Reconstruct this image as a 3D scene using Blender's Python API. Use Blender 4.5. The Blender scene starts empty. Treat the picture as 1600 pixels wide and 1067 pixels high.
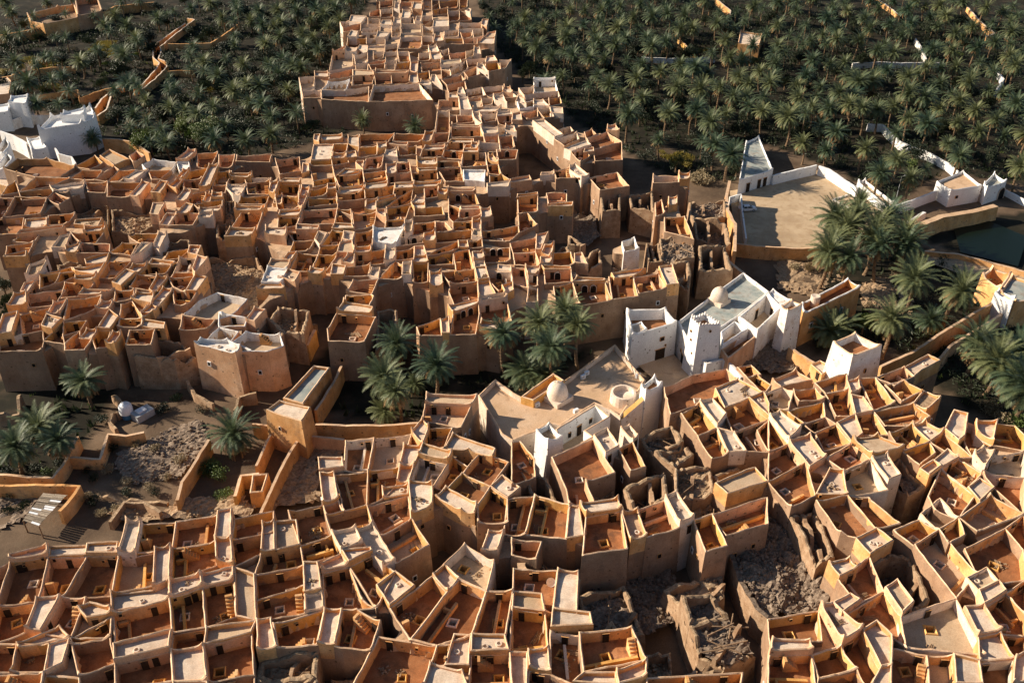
import bpy, math, random
import numpy as np
from mathutils import Vector, geometry
from mathutils import noise as mnoise

# ------------------------------------------------------------------ camera, sky, sun, exposure
sc = bpy.context.scene
F_PX, PITCH, CAM_H = 1450.0, math.radians(33.7), 102.5
cam_d = bpy.data.cameras.new("camera"); cam = bpy.data.objects.new("camera", cam_d)
sc.collection.objects.link(cam); sc.camera = cam
cam.location = (0, 0, CAM_H); cam.rotation_euler = (math.pi/2 - PITCH, 0, 0)
cam_d.sensor_width = 36.0; cam_d.lens = F_PX/1600*36.0
cam_d.clip_start = 1.0; cam_d.clip_end = 6000.0

SUN_EL = math.radians(27.0); SUN_AZ = math.radians(-78.0)      # azimuth from +Y towards +X
world = bpy.data.worlds.new("World"); sc.world = world; world.use_nodes = True
wn = world.node_tree.nodes; wl = world.node_tree.links
bg = wn["Background"]; sky = wn.new("ShaderNodeTexSky"); sky.sky_type = 'NISHITA'
sky.sun_disc = False; sky.sun_elevation = SUN_EL; sky.sun_rotation = SUN_AZ
sky.air_density = 1.0; sky.dust_density = 0.6; sky.ozone_density = 1.5
wl.new(sky.outputs[0], bg.inputs[0]); bg.inputs[1].default_value = 0.055
sun_d = bpy.data.lights.new("sun", 'SUN'); sun = bpy.data.objects.new("sun", sun_d)
sc.collection.objects.link(sun)
sun_d.energy = 5.0; sun_d.angle = math.radians(0.6); sun_d.color = (1.0, 0.86, 0.68)
sdir = Vector((math.sin(SUN_AZ)*math.cos(SUN_EL), math.cos(SUN_AZ)*math.cos(SUN_EL), math.sin(SUN_EL)))
sun.rotation_euler = (-sdir).to_track_quat('-Z', 'Y').to_euler()
sun.location = (-60, 150, 120)
sc.view_settings.view_transform = 'Standard'; sc.view_settings.look = 'None'
sc.view_settings.exposure = 0.86; sc.view_settings.gamma = 1.0
sc.render.engine = 'CYCLES'
sc.cycles.max_bounces = 9; sc.cycles.diffuse_bounces = 7; sc.cycles.transparent_max_bounces = 6
try: sc.cycles.use_denoising = True
except Exception: pass

# ------------------------------------------------------------------ helpers
C = sc.collection
rng = random.Random(11)
TILES = {'A1':(0,0,3.5575),'A2':(400,0,3.5575),'A3':(800,0,3.5575),'A4':(1200,0,3.5575),
 'B1':(0,250,3.5575),'B2':(400,250,3.5575),'B3':(800,250,3.5575),'B4':(1200,250,3.5575),
 'C1':(0,520,3.5575),'C2':(400,520,3.5575),'C3':(800,520,3.5575),'C4':(1200,520,3.5575),
 'D1':(0,767,3.5575),'D2':(400,767,3.5575),'D3':(800,767,3.5575),'D4':(1200,767,3.5575),
 'M1':(0,200,5.929),'M2':(200,200,5.929),'M3':(400,200,5.929),'M4':(600,200,5.929),
 'N1':(0,360,5.929),'N2':(200,360,5.929),'N3':(400,360,5.929),'N4':(600,360,5.929),
 'O1':(440,0,5.929),'O2':(620,0,5.929),'O3':(640,100,5.929),'O4':(780,100,5.929),
 'P1':(820,300,5.929),'P2':(960,410,5.929),'P3':(1120,400,5.929),'P4':(0,130,5.929),'S':(0,0,1.0)}
cP, sP = math.cos(PITCH), math.sin(PITCH)
def G(px, py, z=0.0):
    """plan position (x, y) of the survey point seen at px, py and standing z metres above the ground"""
    x = (px-800)/F_PX; y = -(py-533.5)/F_PX
    dx, dy, dz = x, cP + y*sP, -sP + y*cP
    k = (z-CAM_H)/dz
    return Vector((dx*k, dy*k))
def T2(tile, x, y, z=0.0):
    x0, y0, s = TILES[tile]
    return G(x0+x/s, y0+y/s, z)
def pix(p, z=0.0):
    """inverse of G"""
    vx, vy, vz = p[0], p[1], z-CAM_H
    d = vy*cP - vz*sP; u = vy*sP + vz*cP
    return 800+F_PX*vx/d, 533.5-F_PX*u/d
def polyT(tile, nums, z):
    return [T2(tile, nums[i], nums[i+1], z) for i in range(0, len(nums), 2)]
def area(p):
    return 0.5*sum(p[i-1][0]*p[i][1]-p[i][0]*p[i-1][1] for i in range(len(p)))
def ccw(p):
    return p if area(p) > 0 else p[::-1]
def centroid(p):
    a = area(p)
    if abs(a) < 1e-6: return sum(p, Vector((0, 0)))/len(p)
    cx = sum((p[i-1][0]+p[i][0])*(p[i-1][0]*p[i][1]-p[i][0]*p[i-1][1]) for i in range(len(p)))/(6*a)
    cy = sum((p[i-1][1]+p[i][1])*(p[i-1][0]*p[i][1]-p[i][0]*p[i-1][1]) for i in range(len(p)))/(6*a)
    return Vector((cx, cy))
def inside(q, p):
    r = False
    for i in range(len(p)):
        a, b = p[i-1], p[i]
        if (a[1] > q[1]) != (b[1] > q[1]) and q[0] < (b[0]-a[0])*(q[1]-a[1])/(b[1]-a[1])+a[0]: r = not r
    return r
def offset(p, t):
    """inset a ccw polygon by t (negative grows it)"""
    n = len(p); out = []
    for i in range(n):
        a, b, c = p[i-1], p[i], p[(i+1) % n]
        d1 = (b-a).normalized(); d2 = (c-b).normalized()
        n1 = Vector((-d1.y, d1.x)); n2 = Vector((-d2.y, d2.x))
        m = n1+n2
        if m.length < 0.2: m = n1
        m.normalize(); k = t/max(0.45, m.dot(n1))
        out.append(b+m*k)
    return out
def nz(x, y, s=0.35, k=0.0): return mnoise.noise(Vector((x*s, y*s, k)))

class MB:
    def __init__(self): self.v = []; self.f = []; self.m = []
    def add(self, vs, fs, mi=0):
        b = len(self.v); self.v += [tuple(v) for v in vs]
        for f in fs: self.f.append([b+i for i in f]); self.m.append(mi)
    def box(self, c, sx, sy, sz, rot=0.0, mi=0, taper=1.0):
        co, si = math.cos(rot), math.sin(rot); vs = []
        for z in (0, sz):
            k = 1 if z == 0 else taper
            for x, y in ((-sx/2, -sy/2), (sx/2, -sy/2), (sx/2, sy/2), (-sx/2, sy/2)):
                vs.append((c[0]+(x*co-y*si)*k, c[1]+(x*si+y*co)*k, c[2]+z))
        self.add(vs, [(3,2,1,0),(4,5,6,7),(0,1,5,4),(1,2,6,5),(2,3,7,6),(3,0,4,7)], mi)
    def tube(self, a, b, r0, r1, n=8, mi=0, cap=True):
        a = Vector(a); b = Vector(b); d = (b-a).normalized()
        u = d.orthogonal().normalized(); w = d.cross(u); vs = []
        for p, r in ((a, r0), (b, r1)):
            for i in range(n):
                t = 2*math.pi*i/n; vs.append(p+(u*math.cos(t)+w*math.sin(t))*r)
        fs = [(i, (i+1) % n, n+(i+1) % n, n+i) for i in range(n)]
        if cap: fs += [tuple(range(n-1, -1, -1)), tuple(range(n, 2*n))]
        self.add(vs, fs, mi)
    def lathe(self, c, prof, n=20, mi=0, ph=0.0):
        vs = []
        for r, z in prof:
            for i in range(n):
                t = 2*math.pi*i/n+ph; vs.append((c[0]+r*math.cos(t), c[1]+r*math.sin(t), c[2]+z))
        fs = []
        for k in range(len(prof)-1):
            for i in range(n): fs.append((k*n+i, k*n+(i+1) % n, (k+1)*n+(i+1) % n, (k+1)*n+i))
        self.add(vs, fs, mi)
    def mesh(self, name, mats, origin=(0, 0, 0), smooth=False):
        me = bpy.data.meshes.new(name); o = origin
        me.from_pydata([(v[0]-o[0], v[1]-o[1], v[2]-o[2]) for v in self.v], [], self.f)
        for m in (mats if isinstance(mats, (list, tuple)) else [mats]): me.materials.append(M[m])
        if any(self.m): me.polygons.foreach_set('material_index', self.m)
        if smooth: me.polygons.foreach_set('use_smooth', [True]*len(me.polygons))
        me.update(); return me
    def build(self, name, mats, parent=None, origin=None, smooth=False):
        if origin is None: origin = tuple(parent['org']) if parent is not None and 'org' in parent else (0, 0, 0)
        o = bpy.data.objects.new(name, self.mesh(name, mats, origin, smooth)); C.objects.link(o)
        if parent is not None: o.parent = parent; o['org'] = origin
        return o
def tag(o, label=None, cat=None, group=None, kind=None):
    if label: o['label'] = label
    if cat: o['category'] = cat
    if group: o['group'] = group
    if kind: o['kind'] = kind
    return o
def thing(name, loc, label=None, cat=None, group=None):
    o = bpy.data.objects.new(name, None); C.objects.link(o); o.location = loc; o['org'] = tuple(loc)
    o.empty_display_size = 0.3
    return tag(o, label, cat, group)
def solo(mb, name, mats, label, cat, group=None, loc=None, smooth=False):
    """a thing that is one mesh, its origin at its base"""
    xs = [v[0] for v in mb.v]; ys = [v[1] for v in mb.v]; zs = [v[2] for v in mb.v]
    org = loc or (sum(xs)/len(xs), sum(ys)/len(ys), min(zs))
    o = mb.build(name, mats, None, org, smooth); o.location = org
    return tag(o, label, cat, group)
def place(name, me, parent, world, rot=0.0, scale=(1, 1, 1)):
    o = bpy.data.objects.new(name, me); C.objects.link(o); o.parent = parent
    org = parent['org']; o.location = (world[0]-org[0], world[1]-org[1], world[2]-org[2])
    o.rotation_euler = (0, 0, rot); o.scale = scale; o['org'] = tuple(world)
    return o

# ------------------------------------------------------------------ materials
M = {}
def mat(name, cols, scale=0.35, rough=0.95, bump=0.25, vary=0.12, streak_holes=0.0, fine=6.0, stain=None, stain_at=0.62, detail=5):
    """mineral surface: two or three tones mixed by noise, per-thing variation, optional rain streaks, painted hole shade and stains"""
    m = bpy.data.materials.new(name); m.use_nodes = True; n = m.node_tree.nodes; l = m.node_tree.links
    b = n["Principled BSDF"]; b.inputs['Roughness'].default_value = rough
    b.inputs['Specular IOR Level'].default_value = 0.15
    geo = n.new("ShaderNodeNewGeometry"); oi = n.new("ShaderNodeObjectInfo")
    def tex(s, det, vec=None, r=0.6):
        t = n.new("ShaderNodeTexNoise"); t.inputs['Scale'].default_value = s; t.inputs['Detail'].default_value = det
        t.inputs['Roughness'].default_value = r; l.new(vec or geo.outputs['Position'], t.inputs['Vector']); return t
    t1 = tex(scale, detail); cr = n.new("ShaderNodeValToRGB"); e = cr.color_ramp.elements
    e[0].position = 0.32; e[1].position = 0.70
    e[0].color = (*cols[0], 1); e[1].color = (*cols[-1], 1)
    if len(cols) == 3:
        k = e.new(0.5); k.color = (*cols[1], 1)
    l.new(t1.outputs['Fac'], cr.inputs['Fac']); col = cr.outputs['Color']
    def mix(bt, fac, a, c):
        x = n.new("ShaderNodeMix"); x.data_type = 'RGBA'; x.blend_type = bt
        if isinstance(fac, float): x.inputs[0].default_value = fac
        else: l.new(fac, x.inputs[0])
        for s, v in ((x.inputs[6], a), (x.inputs[7], c)):
            if isinstance(v, tuple): s.default_value = (*v, 1)
            else: l.new(v, s)
        return x.outputs[2]
    def rng_(v, a, b_, c, d):
        x = n.new("ShaderNodeMapRange"); l.new(v, x.inputs[0])
        for i, q in enumerate((a, b_, c, d)): x.inputs[1+i].default_value = q
        return x.outputs[0]
    t2 = tex(fine, 4)
    g = rng_(t2.outputs['Fac'], 0.25, 0.75, 0.74, 1.18)
    cmb = n.new("ShaderNodeCombineColor"); [l.new(g, cmb.inputs[i]) for i in range(3)]
    col = mix('MULTIPLY', 1.0, col, cmb.outputs[0])
    r = rng_(oi.outputs['Random'], 0, 1, 1-vary, 1+vary)
    cm2 = n.new("ShaderNodeCombineColor"); [l.new(r, cm2.inputs[i]) for i in range(3)]
    col = mix('MULTIPLY', 1.0, col, cm2.outputs[0])
    if streak_holes:
        mp = n.new("ShaderNodeMapping"); mp.inputs['Scale'].default_value = (1.1, 1.1, 0.30)
        l.new(geo.outputs['Position'], mp.inputs['Vector']); t3 = tex(1.0, 4, mp.outputs[0])
        s = rng_(t3.outputs['Fac'], 0.48, 0.78, 0.0, streak_holes*0.75)
        col = mix('MULTIPLY', s, col, (0.52, 0.42, 0.36))
    if streak_holes:
        vo = n.new("ShaderNodeTexVoronoi"); vo.inputs['Scale'].default_value = 0.75; l.new(geo.outputs['Position'], vo.inputs['Vector'])  # dark dots paint the shade inside small wall holes
        s = rng_(vo.outputs['Distance'], 0.10, 0.15, 0.75, 0.0); col = mix('MIX', s, col, (0.10, 0.06, 0.035))
    if stain:
        t4 = tex(0.55, 6, None, 0.7); s = rng_(t4.outputs['Fac'], stain_at-0.07, stain_at+0.06, 0.0, 0.8)
        col = mix('MIX', s, col, stain)
    l.new(col, b.inputs['Base Color'])
    if bump:
        t5 = tex(3.0, 6, None, 0.7); bp = n.new("ShaderNodeBump"); bp.inputs['Strength'].default_value = bump
        bp.inputs['Distance'].default_value = 0.12; l.new(t5.outputs['Fac'], bp.inputs['Height']); l.new(bp.outputs[0], b.inputs['Normal'])
    M[name] = m; return m
mat('mud', [(0.54,0.265,0.095),(0.66,0.355,0.14),(0.75,0.465,0.23)], 0.30, streak_holes=0.55, vary=0.16, stain=(0.38,0.22,0.12), stain_at=0.61)
mat('mud_pink', [(0.56,0.305,0.165),(0.67,0.39,0.22),(0.75,0.50,0.32)], 0.30, streak_holes=0.5, vary=0.16, stain=(0.38,0.24,0.15), stain_at=0.61)
mat('mud_ochre', [(0.55,0.28,0.075),(0.64,0.36,0.115),(0.70,0.43,0.18)], 0.30, streak_holes=0.5, vary=0.12, stain=(0.40,0.22,0.10), stain_at=0.66)
mat('mud_pale', [(0.60,0.47,0.36),(0.70,0.57,0.45),(0.76,0.65,0.55)], 0.35, streak_holes=0.5, vary=0.10, stain=(0.46,0.33,0.22), stain_at=0.66)
mat('mud_outer', [(0.26,0.155,0.095),(0.34,0.215,0.135),(0.43,0.29,0.19)], 0.22, streak_holes=0.6, vary=0.14, bump=0.4, stain=(0.24,0.165,0.11), stain_at=0.60)
mat('ruin', [(0.27,0.165,0.095),(0.36,0.235,0.145),(0.45,0.32,0.21)], 0.8, streak_holes=0.6, bump=0.7, vary=0.12)
mat('coping', [(0.59,0.365,0.21),(0.68,0.455,0.285),(0.75,0.55,0.385)], 0.8, vary=0.10, stain=(0.44,0.31,0.22), stain_at=0.6)
mat('lime_roof', [(0.52,0.39,0.285),(0.62,0.49,0.37),(0.71,0.60,0.48)], 0.6, vary=0.10, bump=0.15, stain=(0.40,0.31,0.24), stain_at=0.60)
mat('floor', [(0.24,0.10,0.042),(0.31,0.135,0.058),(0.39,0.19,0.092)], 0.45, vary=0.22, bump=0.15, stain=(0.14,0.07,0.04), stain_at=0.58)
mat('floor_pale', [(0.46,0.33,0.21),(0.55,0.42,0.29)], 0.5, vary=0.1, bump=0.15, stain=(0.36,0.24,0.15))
mat('white', [(0.74,0.73,0.71),(0.82,0.81,0.79)], 0.5, vary=0.03, streak_holes=0.22, bump=0.1)
mat('white_worn', [(0.66,0.58,0.50),(0.78,0.74,0.69),(0.82,0.79,0.76)], 0.5, vary=0.05, streak_holes=0.45, bump=0.15, stain=(0.56,0.43,0.33), stain_at=0.62)
mat('grey_roof', [(0.22,0.26,0.25),(0.33,0.35,0.32),(0.44,0.42,0.37)], 0.5, vary=0.05, bump=0.12, stain=(0.24,0.18,0.14), stain_at=0.6)
mat('tan_roof', [(0.47,0.31,0.18),(0.55,0.37,0.23),(0.60,0.43,0.29)], 0.25, vary=0.05, bump=0.12, stain=(0.36,0.23,0.14), stain_at=0.62)
mat('earth', [(0.19,0.125,0.08),(0.27,0.185,0.12),(0.34,0.245,0.165)], 0.15, vary=0.0, bump=0.5, stain=(0.13,0.09,0.06))
mat('yard', [(0.36,0.26,0.165),(0.47,0.35,0.225),(0.55,0.42,0.28)], 0.10, vary=0.0, bump=0.25, stain=(0.36,0.25,0.15), stain_at=0.55)
mat('rubble', [(0.11,0.08,0.058),(0.20,0.148,0.108),(0.33,0.26,0.195)], 2.2, bump=0.9, vary=0.15)
mat('rubble_tan', [(0.22,0.145,0.085),(0.34,0.235,0.145),(0.46,0.34,0.225)], 2.2, bump=0.9, vary=0.15)
mat('door_wood_shade', [(0.028,0.018,0.012),(0.05,0.032,0.02)], 3.0, bump=0.2, vary=0.3)  # door wood, blackened to paint the shade of open doorways
mat('wood_grey', [(0.24,0.19,0.14),(0.36,0.30,0.23)], 3.0, bump=0.3, vary=0.35)
mat('palm_wood', [(0.22,0.14,0.085),(0.34,0.23,0.14)], 3.0, bump=0.4, vary=0.2)
mat('trunk', [(0.13,0.085,0.05),(0.23,0.155,0.095)], 4.0, bump=0.8, vary=0.2)
mat('dead_frond', [(0.22,0.135,0.06),(0.34,0.22,0.11)], 2.0, bump=0, vary=0.2)
mat('opening_shade', [(0.012,0.010,0.009),(0.02,0.016,0.013)], 3.0, bump=0.0, vary=0.0)  # black panel painting the unlit inside of openings
mat('teal_paint', [(0.05,0.20,0.26),(0.07,0.26,0.33)], 2.0, bump=0.1)
mat('plastic_white', [(0.75,0.76,0.78),(0.8,0.81,0.82)], 1.0, rough=0.4, bump=0.0, vary=0.0)
mat('plastic_blue', [(0.06,0.18,0.32),(0.08,0.22,0.38)], 1.0, rough=0.4, bump=0.0, vary=0.0)
mat('car_paint', [(0.70,0.71,0.72),(0.74,0.75,0.76)], 1.0, rough=0.25, bump=0.0, vary=0.0)
mat('tyre', [(0.02,0.02,0.02),(0.03,0.03,0.03)], 1.0, rough=0.8, bump=0.0, vary=0.0)
mat('metal', [(0.35,0.36,0.37),(0.45,0.46,0.47)], 1.0, rough=0.4, bump=0.0, vary=0.0)
mat('red_paint', [(0.30,0.10,0.06),(0.36,0.13,0.08)], 1.0, bump=0.1)
def leaf(name, c0, c1, vary=0.25):
    m = bpy.data.materials.new(name); m.use_nodes = True; n = m.node_tree.nodes; l = m.node_tree.links
    b = n["Principled BSDF"]; b.inputs['Roughness'].default_value = 0.55; b.inputs['Specular IOR Level'].default_value = 0.35
    oi = n.new("ShaderNodeObjectInfo"); geo = n.new("ShaderNodeNewGeometry")
    t = n.new("ShaderNodeTexNoise"); t.inputs['Scale'].default_value = 0.9; l.new(geo.outputs['Position'], t.inputs['Vector'])
    ad = n.new("ShaderNodeMath"); ad.operation = 'MULTIPLY_ADD'; ad.inputs[1].default_value = 0.7
    l.new(oi.outputs['Random'], ad.inputs[0]); l.new(t.outputs['Fac'], ad.inputs[2])
    mr = n.new("ShaderNodeMapRange"); l.new(ad.outputs[0], mr.inputs[0]); mr.inputs[1].default_value = 0.35; mr.inputs[2].default_value = 1.15
    cr = n.new("ShaderNodeValToRGB"); cr.color_ramp.elements[0].color = (*c0, 1); cr.color_ramp.elements[1].color = (*c1, 1)
    l.new(mr.outputs[0], cr.inputs['Fac']); l.new(cr.outputs[0], b.inputs['Base Color'])
    tr = n.new("ShaderNodeBsdfTranslucent"); l.new(cr.outputs[0], tr.inputs[0])
    mx = n.new("ShaderNodeMixShader"); mx.inputs[0].default_value = 0.25
    l.new(b.outputs[0], mx.inputs[1]); l.new(tr.outputs[0], mx.inputs[2]); l.new(mx.outputs[0], n["Material Output"].inputs[0])
    M[name] = m
leaf('palm_leaf', (0.038,0.080,0.050), (0.15,0.165,0.07))
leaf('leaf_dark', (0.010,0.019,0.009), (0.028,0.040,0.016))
leaf('leaf_green', (0.05,0.085,0.02), (0.11,0.15,0.035))
leaf('leaf_yellow', (0.17,0.15,0.025), (0.33,0.25,0.05))
leaf('leaf_dry', (0.20,0.15,0.08), (0.33,0.26,0.15))
def mat_glass():
    m = bpy.data.materials.new('glass'); m.use_nodes = True; b = m.node_tree.nodes["Principled BSDF"]
    b.inputs['Base Color'].default_value = (0.015, 0.02, 0.025, 1); b.inputs['Roughness'].default_value = 0.05; M['glass'] = m
    m = bpy.data.materials.new('water'); m.use_nodes = True; b = m.node_tree.nodes["Principled BSDF"]; n = m.node_tree.nodes
    b.inputs['Base Color'].default_value = (0.004, 0.009, 0.005, 1); b.inputs['Specular IOR Level'].default_value = 0.15; b.inputs['Roughness'].default_value = 0.3
    t = n.new("ShaderNodeTexNoise"); t.inputs['Scale'].default_value = 1.5; bp = n.new("ShaderNodeBump"); bp.inputs['Strength'].default_value = 0.05
    m.node_tree.links.new(t.outputs[0], bp.inputs['Height']); m.node_tree.links.new(bp.outputs[0], b.inputs['Normal']); M['water'] = m
mat_glass()

# ------------------------------------------------------------------ survey of the town: wall-top outlines of every terrace (T), roof room (R) and ruin (X)
# a lower-case letter after the kind: w whitewashed, p pale, o ochre, a arched front, s low (one storey), r ruinous roof
ZONES = {}
CELLS = []
def zone(name, tile, band, txt):
    ZONES[name] = band
    for ln in txt.split():
        k = 0
        while ln[k].isalpha(): k += 1
        CELLS.append((name, tile, ln[0], ln[1:k], [float(q) for q in ln[k:].split(',')]))
zone('block below the plank shed', 'D1', 34, """
T-130,470,58,405,0,635,-200,660 R-130,420,45,362,55,402,-130,468
T60,403,264,368,192,610,2,635 R50,355,266,297,264,366,58,402
T268,352,474,345,368,583,195,608 R270,298,478,282,474,345,268,352
T478,345,655,335,612,558,370,583 R485,288,655,276,655,335,490,345
To660,370,858,350,852,545,615,565 R705,168,785,170,750,350,658,352
To795,180,975,172,945,310,755,355
T980,165,1212,145,1197,292,960,310 R866,305,960,320,945,480,852,540
To962,325,1195,295,1205,400,950,478
R1215,108,1292,103,1285,260,1200,265 R1200,270,1280,275,1290,400,1205,402
T-60,650,222,612,140,775,-60,845 R228,612,312,600,220,765,148,772
T318,600,480,595,440,770,235,800 R432,645,500,612,612,640,610,690,480,700
R622,585,930,540,942,605,625,655 R945,500,1115,475,1120,530,942,590 R1115,440,1300,425,1297,490,1120,515
T628,660,942,608,942,770,635,858
To948,595,1135,548,1128,760,975,795
To1140,540,1298,495,1308,690,1150,745 R1300,430,1398,440,1420,690,1312,690
T-70,860,92,845,60,1000,-80,1020 R92,835,330,738,388,800,100,862
To100,868,275,835,245,1010,66,1012 R272,860,360,832,345,945,245,1000
To392,800,615,705,615,812,396,852
T372,868,612,818,625,972,440,1030
T645,930,942,872,958,1040,642,1090 R636,860,940,780,945,870,645,930
T975,795,1130,762,1108,860,948,888 R946,890,1110,862,1116,1012,960,1050
T1140,840,1392,785,1392,1020,1165,1080 R1166,752,1418,692,1400,780,1170,835
T-60,1020,245,1010,200,1160,-70,1160 To250,1010,440,1030,430,1170,205,1160 T440,1035,640,985,640,1160,435,1170
T640,1092,955,1050,960,1180,640,1190 R962,1055,1160,1020,1165,1160,962,1180 To1168,1085,1400,1025,1405,1170,1168,1180
""")
zone('bottom centre block', 'D2', 34, """
To-120,160,95,120,100,232,-130,275 To-125,280,38,245,40,345,-120,395
R36,182,98,172,102,328,42,340 R108,152,225,152,236,290,108,322 R100,98,178,112,175,150,104,162
T185,112,375,80,410,240,235,292
To388,140,590,95,640,180,422,252
T645,80,845,12,862,150,692,240
T0,362,255,312,258,392,0,455
To262,302,428,252,446,335,275,420
R440,252,555,208,592,290,452,340 R560,212,660,180,782,380,700,402,594,292
T692,262,870,175,960,292,770,395
R340,392,500,342,512,398,362,442 R508,345,640,318,648,345,525,412
R264,425,352,402,366,548,270,562 R270,568,370,550,382,632,272,660
T0,470,264,402,270,522,0,602
To0,606,266,526,272,680,18,740
T366,445,506,402,592,602,660,645,400,642
To524,415,648,346,762,448,666,635
R668,512,790,432,882,512,742,632
T742,640,985,468,1060,556,856,828
R974,452,1035,402,1120,470,1062,540
Tp1062,395,1160,308,1322,400,1275,548,1130,490
T1068,560,1138,500,1284,560,1192,780,1000,860,868,830
T1288,560,1425,580,1400,802,1212,802
R1200,818,1370,808,1368,892,1194,892
T478,662,562,660,690,732,630,882,440,852 R370,642,480,640,432,850,338,842
To100,745,360,676,348,840,116,872 R4,720,80,690,112,862,10,882
T682,802,1012,850,960,962,930,1090,520,1090
R956,970,1150,1000,1172,1100,925,1100
R1100,780,1190,790,1182,952,1050,960 To1005,862,1092,850,1050,960,990,962
T1196,905,1425,895,1425,1100,1190,1100
X0,885,120,870,335,850,330,1010,0,1010 X395,930,640,885,560,1010,400,1060 X0,1015,330,1010,390,1160,0,1160
R1250,330,1292,222,1372,232,1342,330
Xs725,690,815,720,770,810,690,790
To1000,1105,1180,1102,1180,1180,1000,1180 T530,1095,920,1100,930,1190,500,1190
""")
zone('block beside the palm garden', 'C2', 32, """
R948,335,1232,345,1195,402,952,375 T930,405,1195,402,1140,530,930,482
To920,620,962,530,1090,530,1040,642 R868,545,920,482,962,530,918,620
T498,590,655,580,635,752,494,762
Tp658,585,860,562,802,730,640,762
R345,692,482,692,482,745,350,757
R350,770,432,770,440,912,365,930 T440,785,605,770,610,962,490,982
T380,950,475,930,490,1000,390,1012
To610,790,790,762,782,842,712,912,618,942
R820,622,935,622,882,722,800,722 R935,642,1082,682,1064,722,905,690 R795,740,880,740,852,822,780,822
Tp905,690,1065,725,965,872,842,832
To1100,672,1178,742,1082,852,1008,822
R1045,642,1095,550,1332,632,1312,682,1180,642
T1142,775,1245,667,1405,717,1318,850
To1050,880,1150,792,1280,862,1222,942
R700,850,842,832,847,890,700,910 R852,842,982,872,982,962,862,1000
R982,832,1066,850,1002,912,930,912
R990,915,1030,867,1232,962,1212,1010,1140,992
To1290,850,1395,905,1400,1060,1235,1060,1235,965
R1318,848,1370,780,1470,850,1400,905
""")
zone('block around the collapsed houses', 'D3', 34, """
T-20,60,125,35,72,245,-40,235
To132,68,312,70,296,270,72,250 R132,22,325,0,325,68,140,66
R312,80,375,76,402,240,306,246
T412,140,602,108,640,320,396,370 R378,72,590,46,602,105,412,138
R620,112,692,102,752,246,660,266
T702,102,850,52,926,190,752,246
Rp850,32,922,16,1008,165,936,200
X930,70,1015,0,1110,-40,1270,20,1110,120,1010,150
T1116,130,1420,26,1425,170,1192,240
To1012,152,1115,132,1196,296,1062,330
X862,402,1090,340,1196,305,1215,420,1100,480,930,520
X970,502,1140,476,1212,590,1012,650
X985,672,1250,582,1385,780,1190,860,1060,800
T0,270,150,272,132,380,0,352
T10,430,252,432,232,655,180,640,170,560,10,535
X175,290,390,350,390,462,182,430
R255,432,345,426,362,680,236,652
R5,545,165,572,172,655,0,622
To0,660,200,700,196,862,0,882
R210,672,436,682,446,748,214,766
T216,768,372,790,386,1002,330,1052,216,1012
T376,800,642,766,722,932,402,1010
R410,1002,576,1000,590,1075,350,1070 R582,992,740,962,747,1032,600,1060
R90,882,212,872,212,992,96,972 R-5,892,88,882,80,1080,-5,1080
X690,802,900,770,922,902,790,942 X745,920,1200,880,1290,1000,750,1030
X450,770,560,640,690,760,690,800
T752,1040,1270,1016,1270,1110,755,1120
T90,1000,215,1016,330,1056,340,1120,90,1120 X380,470,640,370,760,640,560,640,450,760
""")
zone('block beside grey rubble lot', 'D4', 34, """
T272,62,402,20,592,200,482,256,402,242
T452,62,560,32,732,180,622,216
X122,102,270,62,390,302,282,362
R486,272,592,206,692,272,562,342
X572,352,700,280,812,302,922,542,800,622,720,502
T832,306,985,216,1172,470,1052,580
To702,212,842,152,932,222,802,302 Tp852,120,960,32,1032,142,942,202
To940,216,1052,152,1102,232,1002,292
T1082,152,1232,22,1402,122,1182,222
T1086,322,1312,212,1425,332,1440,490,1292,502,1152,462
R1086,242,1152,206,1202,252,1112,302
T1332,202,1440,140,1470,300,1420,320
R336,402,452,372,492,432,392,472
T396,492,562,372,652,542,512,612
R362,632,456,576,506,622,402,692
To0,702,280,656,302,822,16,832
R292,642,362,622,506,770,382,850
T410,692,640,570,742,702,762,862,602,732,510,766
R642,542,712,497,812,632,737,682
R522,772,602,727,692,802,692,962,622,972
Tp746,692,1042,606,1202,906,772,872
R1092,642,1182,642,1282,782,1166,802 R1170,804,1292,786,1372,922,1212,962
T1206,642,1322,562,1440,700,1440,802,1292,782
R1166,562,1272,512,1322,572,1202,632 R1102,482,1216,422,1282,492,1172,542
T1325,560,1440,490,1450,690
R16,842,232,836,242,898,20,902 T0,912,246,905,252,1090,0,1090
To246,892,412,862,492,990,282,1032
T422,852,540,802,622,1002,562,1090,495,990
T692,872,882,902,902,1090,682,1090
T892,922,1022,912,1032,1090,902,1090 R1032,906,1152,906,1192,1052,1052,1062
T1166,962,1352,952,1352,1100,1192,1100
R1375,925,1450,880,1450,1050,1360,1060 T1296,790,1440,805,1450,880,1375,922
T280,1035,490,995,560,1100,285,1110 R560,1095,625,975,690,970,680,1110
""")
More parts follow.
